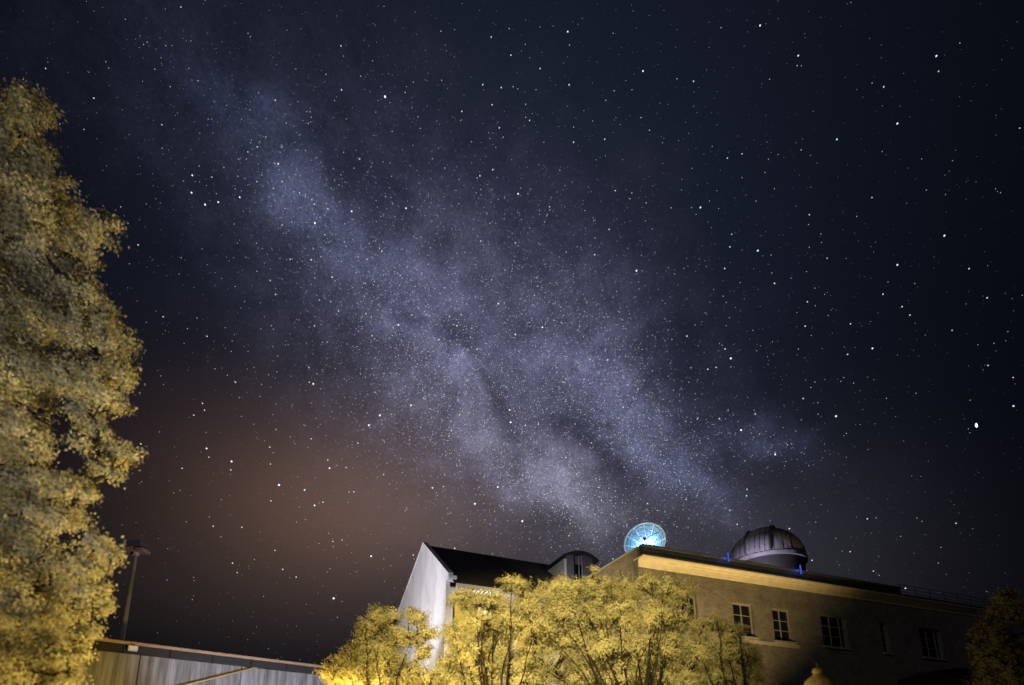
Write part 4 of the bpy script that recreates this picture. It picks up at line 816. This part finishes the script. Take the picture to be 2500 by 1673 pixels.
# ------------------------------------------------------------------ stars
CAT = """-736.2,979.6,4 -842.0,928.9,2 -867.2,901.4,2 -893.3,885.4,1 -889.2,843.4,4 -909.0,820.0,3 -618.4,999.9,3 -613.5,998.5,3 -774.4,930.6,3 -771.0,928.8,2 -760.4,930.6,2 -747.4,939.5,3 -718.4,956.6,2 -711.5,959.2,3
-724.0,956.6,2 -822.7,888.0,3 -817.3,884.5,3 -756.4,913.1,3 -748.8,922.4,2 -737.5,934.4,2 -690.1,959.9,2 -729.6,907.9,3 -689.1,930.3,3 -827.1,849.0,4 -819.6,837.8,2 -859.0,804.3,3 -830.2,814.7,3 -723.6,892.5,2
-696.8,905.7,2 -659.5,921.7,2 -731.3,868.4,4 -712.4,872.3,2 -788.8,856.7,2 -773.2,838.6,2 -812.5,814.0,2 -724.5,846.3,3 -714.6,848.7,2 -680.9,863.0,2 -647.1,905.3,2 -577.6,936.9,2 -551.2,958.2,4 -583.8,955.8,3
-507.4,969.0,3 -431.9,987.8,3 -418.9,1000.5,4 -429.4,1037.8,4 -455.7,1007.0,3 -519.0,996.8,3 -566.1,994.3,2 -512.3,983.9,2 -486.9,964.4,3 -480.3,965.8,3 -476.7,961.4,3 -481.3,954.1,3 -509.8,944.0,3 -542.6,942.8,2
-585.9,904.6,3 -572.7,904.5,4 -588.3,894.2,4 -588.9,886.4,3 -530.5,899.1,5 -496.0,935.1,2 -481.2,926.5,3 -449.8,932.5,2 -625.1,864.9,3 -664.9,851.6,3 -642.1,847.9,4 -673.1,838.1,5 -599.5,863.9,3 -565.1,869.2,4
-586.3,865.5,2 -669.8,819.8,5 -645.9,815.2,5 -625.5,825.6,5 -639.3,822.4,2 -591.2,843.1,5 -539.7,859.9,3 -533.8,871.1,4 -519.0,882.9,4 -506.8,891.5,3 -485.8,898.3,3 -483.5,879.8,4 -471.2,878.5,3 -457.9,878.4,4
-451.7,874.9,4 -423.8,875.7,4 -447.0,854.1,5 -421.0,899.8,3 -405.7,906.7,3 -415.9,910.1,3 -401.3,889.0,3 -507.2,855.6,3 -447.5,913.9,2 -764.9,761.9,3 -751.1,748.9,3 -737.2,759.6,2 -509.3,835.5,4 -727.0,803.6,2
-750.9,805.4,2 -797.1,787.8,2 -461.9,908.2,2 -502.6,906.6,2 -87.9,1105.1,2 -135.5,1108.2,2 -360.5,1068.9,2 -189.8,1082.9,3 -7.3,1092.4,3 -55.9,1085.0,4 149.3,1085.4,5 152.8,1074.2,3 163.7,1092.2,2 35.6,1079.6,3
36.5,1099.0,2 -378.0,1052.3,2 -2.9,1070.8,4 79.6,1071.8,2 74.2,1058.3,4 12.6,1055.5,2 332.8,1032.8,5 409.2,1012.6,3 412.4,1040.0,2 266.2,1073.8,3 357.8,1075.9,2 316.8,1090.2,2 -253.2,1033.6,3 -219.1,1038.4,2
-182.5,1042.0,3 -107.6,1049.5,2 -76.6,1044.0,4 -74.1,1039.4,2 -28.2,1042.6,4 2.9,1043.6,3 148.4,1040.5,4 -319.1,1011.6,5.5 -271.8,1022.0,3 -354.8,1010.9,2 -253.0,1015.0,2 -254.0,1019.5,2 -216.5,1015.5,2 -157.8,1040.3,2
-378.8,1020.7,3 260.6,1024.8,3 303.6,1020.2,3 238.9,1018.5,3 383.6,993.8,2 366.7,997.8,2 -51.5,1026.7,4 35.2,1027.4,3 -128.8,1017.4,4 -338.0,994.1,3 35.3,1015.3,3 45.1,1012.1,4 142.2,1021.4,2 -32.5,1005.3,4
-22.2,996.4,3 156.4,1000.7,3 119.2,1003.5,2 64.9,1000.3,2 -153.8,996.5,2 -221.4,986.5,2 257.0,997.9,2 320.1,991.6,3 337.6,976.6,3 231.6,982.0,4 155.1,985.9,4 36.5,981.5,2 -117.7,974.0,2 -197.5,965.6,3
-366.1,942.4,4 -402.0,942.4,3 -376.6,930.7,3 -291.8,936.1,3 -79.8,955.6,4 -81.1,959.9,2 -48.3,962.9,4 119.0,959.6,3 -232.2,932.5,2 15.1,937.6,5 -301.8,912.3,3 -254.2,905.9,5 -373.9,883.5,5 91.8,921.3,4
250.3,926.1,4 287.8,918.6,3 282.9,912.8,3 336.6,918.8,2 335.1,908.8,2 307.9,917.6,2 318.6,902.8,3 84.6,911.3,3 79.0,904.6,3 -179.7,905.8,3 -209.1,902.7,3 -278.8,893.0,3 -298.1,899.3,3 -371.3,874.7,3
372.0,887.8,3 196.5,898.0,3 176.7,911.5,3 -115.2,897.6,2 -39.8,904.0,3 -137.8,937.0,3 -112.1,940.7,2 -203.5,925.4,3 363.3,966.1,2 368.5,963.0,2 310.4,943.7,2 -161.2,962.3,2 591.5,1015.1,5 602.9,1013.2,2
514.7,1034.3,3 651.1,968.5,5 646.5,960.9,3 653.8,958.2,3 444.5,1003.1,4 594.9,965.2,3 756.6,899.3,3 771.4,888.6,4 846.1,880.8,5 844.4,866.6,4 876.3,875.9,3 915.4,835.6,2 779.4,847.2,5 914.5,765.9,4
690.3,870.3,5 631.2,881.7,3 525.7,911.1,4 496.8,914.4,4 469.4,933.5,3 500.2,919.9,2 572.8,891.4,3 591.0,890.6,3 751.9,830.5,3 800.5,798.7,3 842.2,785.5,2 423.4,921.2,3 520.2,886.9,3 576.3,857.8,3
540.8,854.6,3 432.8,875.4,5 414.5,879.3,3 422.8,869.8,3 452.0,878.3,3 469.0,865.7,3 725.8,790.8,4 797.9,765.0,3 819.4,748.6,3 874.9,723.8,3 879.0,716.9,3 628.3,810.0,4 624.5,799.7,3 699.5,780.1,3
823.6,768.3,2 829.8,769.7,2 556.0,1007.4,2 779.8,925.3,2 776.2,914.9,2 765.5,938.2,2 668.2,982.5,2 698.4,985.7,2 743.3,979.5,2 626.9,1010.1,2 501.8,869.2,2 523.3,866.5,2 397.1,903.0,3 431.6,901.3,2
653.4,859.2,2 636.4,891.5,2 624.5,891.7,2 787.4,861.2,2 764.4,872.7,2 801.1,887.3,2 445.0,973.5,2 -495.8,832.4,3 -500.2,828.4,3 -424.9,845.2,4 -515.5,830.2,3 -324.1,862.3,3 -420.7,836.8,3 -333.2,833.3,4
-302.7,848.1,4 -378.6,840.8,3 -326.6,849.1,2 -487.0,799.8,4 -493.8,797.6,3 -447.0,809.4,4 -439.7,808.9,3 -506.2,795.7,3 -434.7,805.4,3 -521.2,778.3,3 -493.9,785.5,3 -466.7,793.9,3 -470.7,788.1,3 -402.6,797.5,4
-519.2,764.0,4 -507.4,770.6,2 -602.0,740.7,3 -577.9,738.3,3 -507.8,756.7,3 -506.5,749.3,4 -442.2,779.1,3 -561.1,735.6,2 -423.5,762.5,4 -401.1,765.4,4 -339.1,796.1,3 -242.7,825.8,3 -639.6,764.5,3 -668.9,742.5,3
-668.1,722.1,3 -732.4,731.6,4 -739.2,705.2,3 -584.3,791.1,3 -540.0,798.2,3 -558.6,724.7,3 -720.3,665.9,2 -692.0,664.3,2 -680.5,661.5,4 -631.0,678.3,3 -642.8,659.7,3 -611.5,660.1,4 -674.1,645.4,2 -521.8,715.2,3
-507.3,706.8,3 -428.1,726.4,4 -327.4,763.1,4 -296.5,793.1,3 -313.5,787.9,3 -200.0,799.2,3 -228.5,775.4,4 -256.6,758.1,5 -274.0,773.2,3 -266.0,755.9,3 -311.3,734.9,4 -339.9,736.5,3 -334.8,740.5,3 -570.5,667.0,3
-569.8,652.5,3 -542.0,660.8,3 -549.9,665.2,2 -440.2,699.6,3 -348.6,713.4,3 -335.6,711.2,3 -278.4,720.9,3 -187.7,727.3,3 -166.2,747.0,4 -151.3,783.3,3 -143.8,781.4,4 -117.8,785.5,4 -126.5,769.5,4 -431.0,665.9,4
-488.4,645.9,3 -528.8,641.5,3 -591.9,620.8,3 -570.8,617.9,3 -669.6,583.9,3 -664.1,573.7,3 -556.3,611.9,4 -512.3,620.7,3 -502.1,637.8,3 -419.9,644.0,5 -427.5,644.8,4 -361.4,663.6,3 -310.1,677.9,3 -301.9,679.4,3
-270.2,687.0,3 -198.5,676.8,3 -182.9,671.7,3 -119.3,670.0,3 -119.5,659.4,4 -221.0,642.4,5 -258.4,656.7,3 -284.6,618.7,5 -305.6,599.8,5 -603.2,566.4,4 -598.6,557.7,4 -613.7,545.5,4 -512.9,602.7,3 -546.8,591.9,3
-419.8,614.8,3 -483.1,598.9,3 -454.3,604.5,3 -342.4,615.2,3 -329.5,602.3,3 -375.7,599.3,3 -399.7,585.2,3 -380.1,609.2,3 -517.2,559.2,3 -430.3,578.6,3 -408.9,592.9,3 -478.2,560.7,3 -591.3,526.0,3 -658.8,506.0,3
-115.8,635.9,4 -132.5,609.0,4 -154.5,648.5,3 -194.7,656.6,4 -236.4,718.0,3 -340.7,627.7,3 231.4,884.2,4 -94.6,895.1,3 -75.4,882.3,4 8.0,881.4,4 488.4,830.3,4 482.4,816.5,4 212.0,869.7,3 271.0,856.5,3
195.3,857.5,4 300.2,843.8,3 287.4,826.1,5 288.3,822.3,3 299.5,824.1,3 388.0,811.5,3 468.0,793.2,4 367.5,808.6,3 356.3,818.2,3 6.2,859.5,3 183.8,840.6,3 -141.3,845.5,3 -48.3,834.7,4 -140.3,828.1,3
-140.6,819.5,3 52.5,814.3,4 -32.3,803.7,4 68.2,821.4,3 166.5,809.6,3 156.6,783.5,3 106.5,808.8,3 70.0,770.2,5 42.6,772.5,3 7.7,761.3,5 60.5,769.9,3 240.9,744.0,3 382.2,721.7,4 461.7,672.1,5
432.9,665.7,4 460.4,660.2,3 416.9,666.4,4 453.0,687.8,4 443.6,697.8,3 459.7,759.2,3 464.0,749.9,3 467.2,728.2,3 459.4,719.2,3 493.8,768.2,3 213.8,712.7,4 113.7,687.7,4 166.6,706.3,3 85.2,735.6,3
16.6,724.5,3 -2.4,712.3,3 -80.1,738.3,4 -80.8,724.9,3 -49.6,750.8,3 -37.7,746.2,3 -101.2,691.0,4 -138.1,690.4,3 99.6,717.5,3 105.0,681.3,3 275.2,661.5,4 317.4,655.9,3 314.1,662.8,3 242.4,636.9,4
270.3,646.4,3 234.5,649.2,3 -5.3,646.9,5 -97.1,638.1,3 -3.0,626.9,5 58.1,622.8,4 43.9,645.5,3 67.9,630.2,3 189.3,609.5,3 118.9,615.4,3 273.1,624.4,3 362.7,648.2,3 388.9,595.9,4 429.9,588.1,4
440.6,585.4,3 389.3,604.7,3 446.8,596.9,3 466.5,562.0,5 343.5,773.9,3 338.5,778.7,3 422.3,745.5,3 400.1,733.7,3 532.7,797.8,5 554.4,749.9,4 555.0,785.8,3 641.9,782.0,3 640.4,772.0,3 620.2,773.7,3
645.4,750.8,4 742.5,702.4,5 807.4,706.7,5 826.7,656.5,4 716.3,676.6,4 738.2,650.9,4 745.9,636.5,4 759.8,671.0,3 726.0,688.3,3 604.3,709.4,4 619.2,722.2,3 616.0,700.1,3 583.4,747.5,3 552.2,763.9,3
633.5,680.9,3 639.2,685.9,2 595.2,679.6,4 664.2,658.3,4 688.9,615.3,5 652.8,620.5,4 506.8,700.4,3 509.5,671.0,3 579.3,652.8,3 575.9,645.8,2 616.3,641.3,2 665.3,625.5,2 528.2,651.9,2 838.8,613.9,4
792.5,595.2,4 823.3,534.4,4 846.0,507.6,4 839.6,472.7,5 795.9,499.8,3 834.7,557.8,3 851.7,564.5,3 864.1,599.4,2 874.7,597.8,3 695.9,542.4,3 734.8,534.6,3 641.9,591.5,3 636.8,587.9,3 654.7,579.0,3
597.8,599.5,3 590.5,594.0,3 576.1,581.9,4 597.7,569.0,3 591.3,570.3,2 621.9,541.4,5 595.7,552.6,3 600.0,547.8,2 568.4,552.0,3 494.3,580.7,4 493.0,586.7,3 703.5,513.1,2 661.6,538.3,2 787.2,463.8,3
557.4,537.8,3 538.1,548.3,3 508.8,549.7,3 633.1,512.0,3 591.2,530.5,2 538.3,675.4,3 547.1,673.7,2 714.1,730.8,2 711.8,738.5,2 679.4,649.3,2 693.0,650.3,2 750.5,623.7,2 650.0,631.7,2 796.8,464.7,9
-587.3,502.4,5 -582.1,490.2,4 -546.0,493.0,5 -545.4,479.5,4 -619.1,462.4,4 -681.3,480.7,4 -672.8,479.8,3 -671.6,426.2,3 -617.1,428.4,3 -625.7,422.1,3 -486.0,530.3,4 -479.2,522.9,3 -481.6,504.0,4 -442.6,545.6,3
-414.2,559.2,4 -324.8,567.7,4 -336.1,563.5,3 -418.7,544.3,3 -375.4,517.9,5 -380.0,530.6,4 -344.1,524.0,4 -463.2,473.3,5.5 -417.5,473.8,5 -269.8,522.2,4 -397.0,450.7,5 -382.3,458.7,4 -335.0,483.7,4 -325.8,485.2,4
-474.0,444.5,4 -554.3,429.3,3 -432.1,493.2,3 -334.9,465.3,3 -168.6,508.6,5 -145.9,512.2,4 -423.8,443.4,3 -569.1,397.7,3 -561.2,384.0,4 -516.7,391.4,4 -601.5,382.1,3 -547.3,369.4,3 -524.4,329.2,4 -515.5,314.7,4
-442.1,331.8,4 -417.9,321.4,4 -458.5,362.5,4 -367.4,406.1,3 -358.1,393.2,4 -341.5,397.7,4 -356.8,383.9,3 -411.0,423.7,3 -426.2,417.1,3 -284.6,374.8,5 -259.7,372.3,3 -202.3,384.0,4 -348.7,290.8,5.5 -579.8,295.3,3
-616.8,284.1,3 -577.3,258.8,3 -576.2,265.6,2 -622.3,333.9,3 -490.7,341.4,3 -469.3,280.4,3 -359.5,343.8,3 -364.3,337.1,3 -339.5,257.0,3 -377.0,297.2,2 -370.2,311.6,2 -383.1,386.1,3 -402.2,376.9,2 -557.5,471.8,2
-452.2,554.4,3 370.6,568.5,3 171.6,585.7,4 147.2,586.5,3 53.6,593.8,3 519.6,510.6,5 512.4,512.6,3 40.9,572.7,3 210.8,581.0,3 -30.5,516.0,5 -78.8,484.9,5 465.8,465.4,4 463.9,455.1,4 354.9,467.7,4
280.3,470.4,4 432.4,436.3,4 442.8,410.2,4 465.5,427.5,3 465.7,417.5,3 21.7,454.4,5 26.9,444.4,3 38.5,433.9,3 118.9,425.0,4 67.4,508.7,3 30.8,551.4,3 -26.5,483.4,3 153.6,391.5,4 206.3,376.6,4
-118.8,401.4,4 303.1,454.7,3 246.2,459.7,3 196.3,428.2,3 211.0,455.1,3 121.6,447.6,3 133.5,484.3,3 477.4,488.3,3 345.1,532.5,3 396.9,525.2,2 115.8,564.7,4 124.8,569.3,3 354.4,418.0,3 643.5,376.5,4
655.6,374.9,3 569.4,389.0,3 527.8,386.9,4 556.3,328.2,4 613.1,330.9,4 595.5,356.7,3 640.6,293.9,4 647.2,285.4,3 707.3,360.5,3 712.9,353.9,3 752.1,339.8,4 729.7,310.1,3 723.0,288.0,3 683.3,338.9,3
678.0,258.8,5 729.8,269.2,2 770.4,234.8,3 769.0,326.7,2 645.7,353.5,2 650.3,315.9,2"""
RS = 1500.0
def sky_dir(az, elv):
    return np.array([math.sin(az) * math.cos(elv), math.cos(az) * math.cos(elv), math.sin(elv)])
t_ = (1 + 5 ** .5) / 2
ico = np.array([(-1, t_, 0), (1, t_, 0), (-1, -t_, 0), (1, -t_, 0), (0, -1, t_), (0, 1, t_), (0, -1, -t_), (0, 1, -t_), (t_, 0, -1), (t_, 0, 1), (-t_, 0, -1), (-t_, 0, 1)]) / math.sqrt(1 + t_ * t_)
icof = [(0, 11, 5), (0, 5, 1), (0, 1, 7), (0, 7, 10), (0, 10, 11), (1, 5, 9), (5, 11, 4), (11, 10, 2), (10, 7, 6), (7, 1, 8), (3, 9, 4), (3, 4, 2), (3, 2, 6), (3, 6, 8), (3, 8, 9), (4, 9, 5), (2, 4, 11), (6, 2, 10), (8, 6, 7), (9, 8, 1)]
octa = np.array([(1, 0, 0), (-1, 0, 0), (0, 1, 0), (0, -1, 0), (0, 0, 1), (0, 0, -1)], float)
octf = np.array([(0, 2, 4), (2, 1, 4), (1, 3, 4), (3, 0, 4), (2, 0, 5), (1, 2, 5), (3, 1, 5), (0, 3, 5)])
FWD = np.array([0.0, math.cos(math.radians(12.2)), math.sin(math.radians(12.2))])
skyo = bpy.data.objects.new('sky', None); COL.objects.link(skyo); skyo['kind'] = 'structure'
tones = [(0.86, 0.90, 1.0), (1.0, 0.97, 0.93), (0.66, 0.76, 1.0)]
smesh = {}
cat = []
for e in CAT.split():
    a, b, c = e.split(','); cat.append((float(a) / 1000, float(b) / 1000, float(c)))
cat.sort(key=lambda q: -q[2])
R = np.random.RandomState(11)
RAD = {9: 8.5, 5.5: 5.4, 5: 4.5, 4: 3.3, 3: 2.5, 2: 1.9, 1: 1.6}
STR = {9: 3.0, 5.5: 1.9, 5: 1.35, 4: 0.95, 3: 0.66, 2: 0.42, 1: 0.3}
for i, (a, b, c) in enumerate(cat[:300]):
    tone = 2 if c == 9 else int(R.choice([0, 0, 0, 1, 2]))
    key = (c, tone)
    if key not in smesh:
        me = bpy.data.meshes.new('star'); me.from_pydata([tuple(p) for p in ico], [], icof)
        me.materials.append(glow_material('star_light', tones[tone], STR[c])); smesh[key] = me
    o = bpy.data.objects.new('star', smesh[key]); COL.objects.link(o); o.parent = skyo
    o.location = sky_dir(a, b) * RS; r = RAD[c] * 0.6 * R.uniform(0.9, 1.1) * float(sky_dir(a, b) @ FWD) ** 1.5; o.scale = (r * 0.75, r * 0.75, r * 1.9) if c == 9 else (r, r, r)
# the fainter ones: positions follow the brightness of the band
def glow_at(D):
    v = np.full(len(D), 0.0075)
    for a, b, col, kind in BLOBS:
        g_ = np.exp(-(D @ np.array(a)) ** 2 - (D @ np.array(b)) ** 2)
        if kind == 'milky': v = v + g_ * col[2]
        elif kind == 'base': v = v + g_ * col[2] * 0.35
    for a, b, col, kind in BLOBS:
        if kind == 'dust': v = v * (1 - 0.8 * col[0] * np.exp(-(D @ np.array(a)) ** 2 - (D @ np.array(b)) ** 2))
    return v
NC = 260000
az = R.uniform(-1.25, 1.25, NC); sz = R.uniform(0.12, 0.98, NC); elv = np.arcsin(sz)
Dd = np.stack([np.sin(az) * np.cos(elv), np.cos(az) * np.cos(elv), sz], 1)
wgt = glow_at(Dd); keep = R.uniform(0, 1, NC) < (wgt / 0.17) ** 1.35 * 1.0
Dd = Dd[keep]
mag = 10 ** (R.exponential(0.22, len(Dd)))           # few bright, many faint
br = np.minimum(0.36 * mag, 1.3) * (0.35 + 0.65 * np.minimum(1.0, wgt[keep] / 0.05))
rad = np.minimum(1.15 * mag ** 0.28, 2.3) * 0.6
ext = np.array([sky_dir(a, b) for a, b, c in cat[300:]]); exb = np.array([STR[c] for a, b, c in cat[300:]]); exr = np.array([RAD[c] for a, b, c in cat[300:]]) * 0.6
Dd = np.concatenate([Dd, ext]); br = np.concatenate([br, exb]); rad = np.concatenate([rad, exr])
rad = rad * np.maximum(Dd @ FWD, 0.2) ** 1.5
nS = len(Dd)
V = Dd[:, None, :] * RS + octa[None] * rad[:, None, None]
F = octf[None] + (np.arange(nS) * 6)[:, None, None]
me = bpy.data.meshes.new('star_field'); me.vertices.add(nS * 6); me.vertices.foreach_set('co', V.reshape(-1))
me.loops.add(nS * 24); me.loops.foreach_set('vertex_index', F.reshape(-1).astype(np.int32))
me.polygons.add(nS * 8); me.polygons.foreach_set('loop_start', np.arange(0, nS * 24, 3, dtype=np.int32)); me.polygons.foreach_set('loop_total', np.full(nS * 8, 3, dtype=np.int32))
me.update(calc_edges=True)
ca = me.color_attributes.new('star_colour', 'FLOAT_COLOR', 'POINT')
tn = np.array(tones)[R.choice([0, 0, 1, 2], nS)] * br[:, None]
ca.data.foreach_set('color', np.repeat(np.concatenate([tn, np.ones((nS, 1))], 1), 6, axis=0).reshape(-1))
fm = glow_material('star_field_light', (1, 1, 1), 1.0)
an = fm.node_tree.nodes.new('ShaderNodeAttribute'); an.attribute_name = 'star_colour'
fm.node_tree.links.new(an.outputs['Color'], fm.node_tree.nodes['Emission'].inputs['Color'])
me.materials.append(fm)
o = bpy.data.objects.new('star_field', me); COL.objects.link(o); o.parent = skyo; o['kind'] = 'stuff'
print('stars', nS)
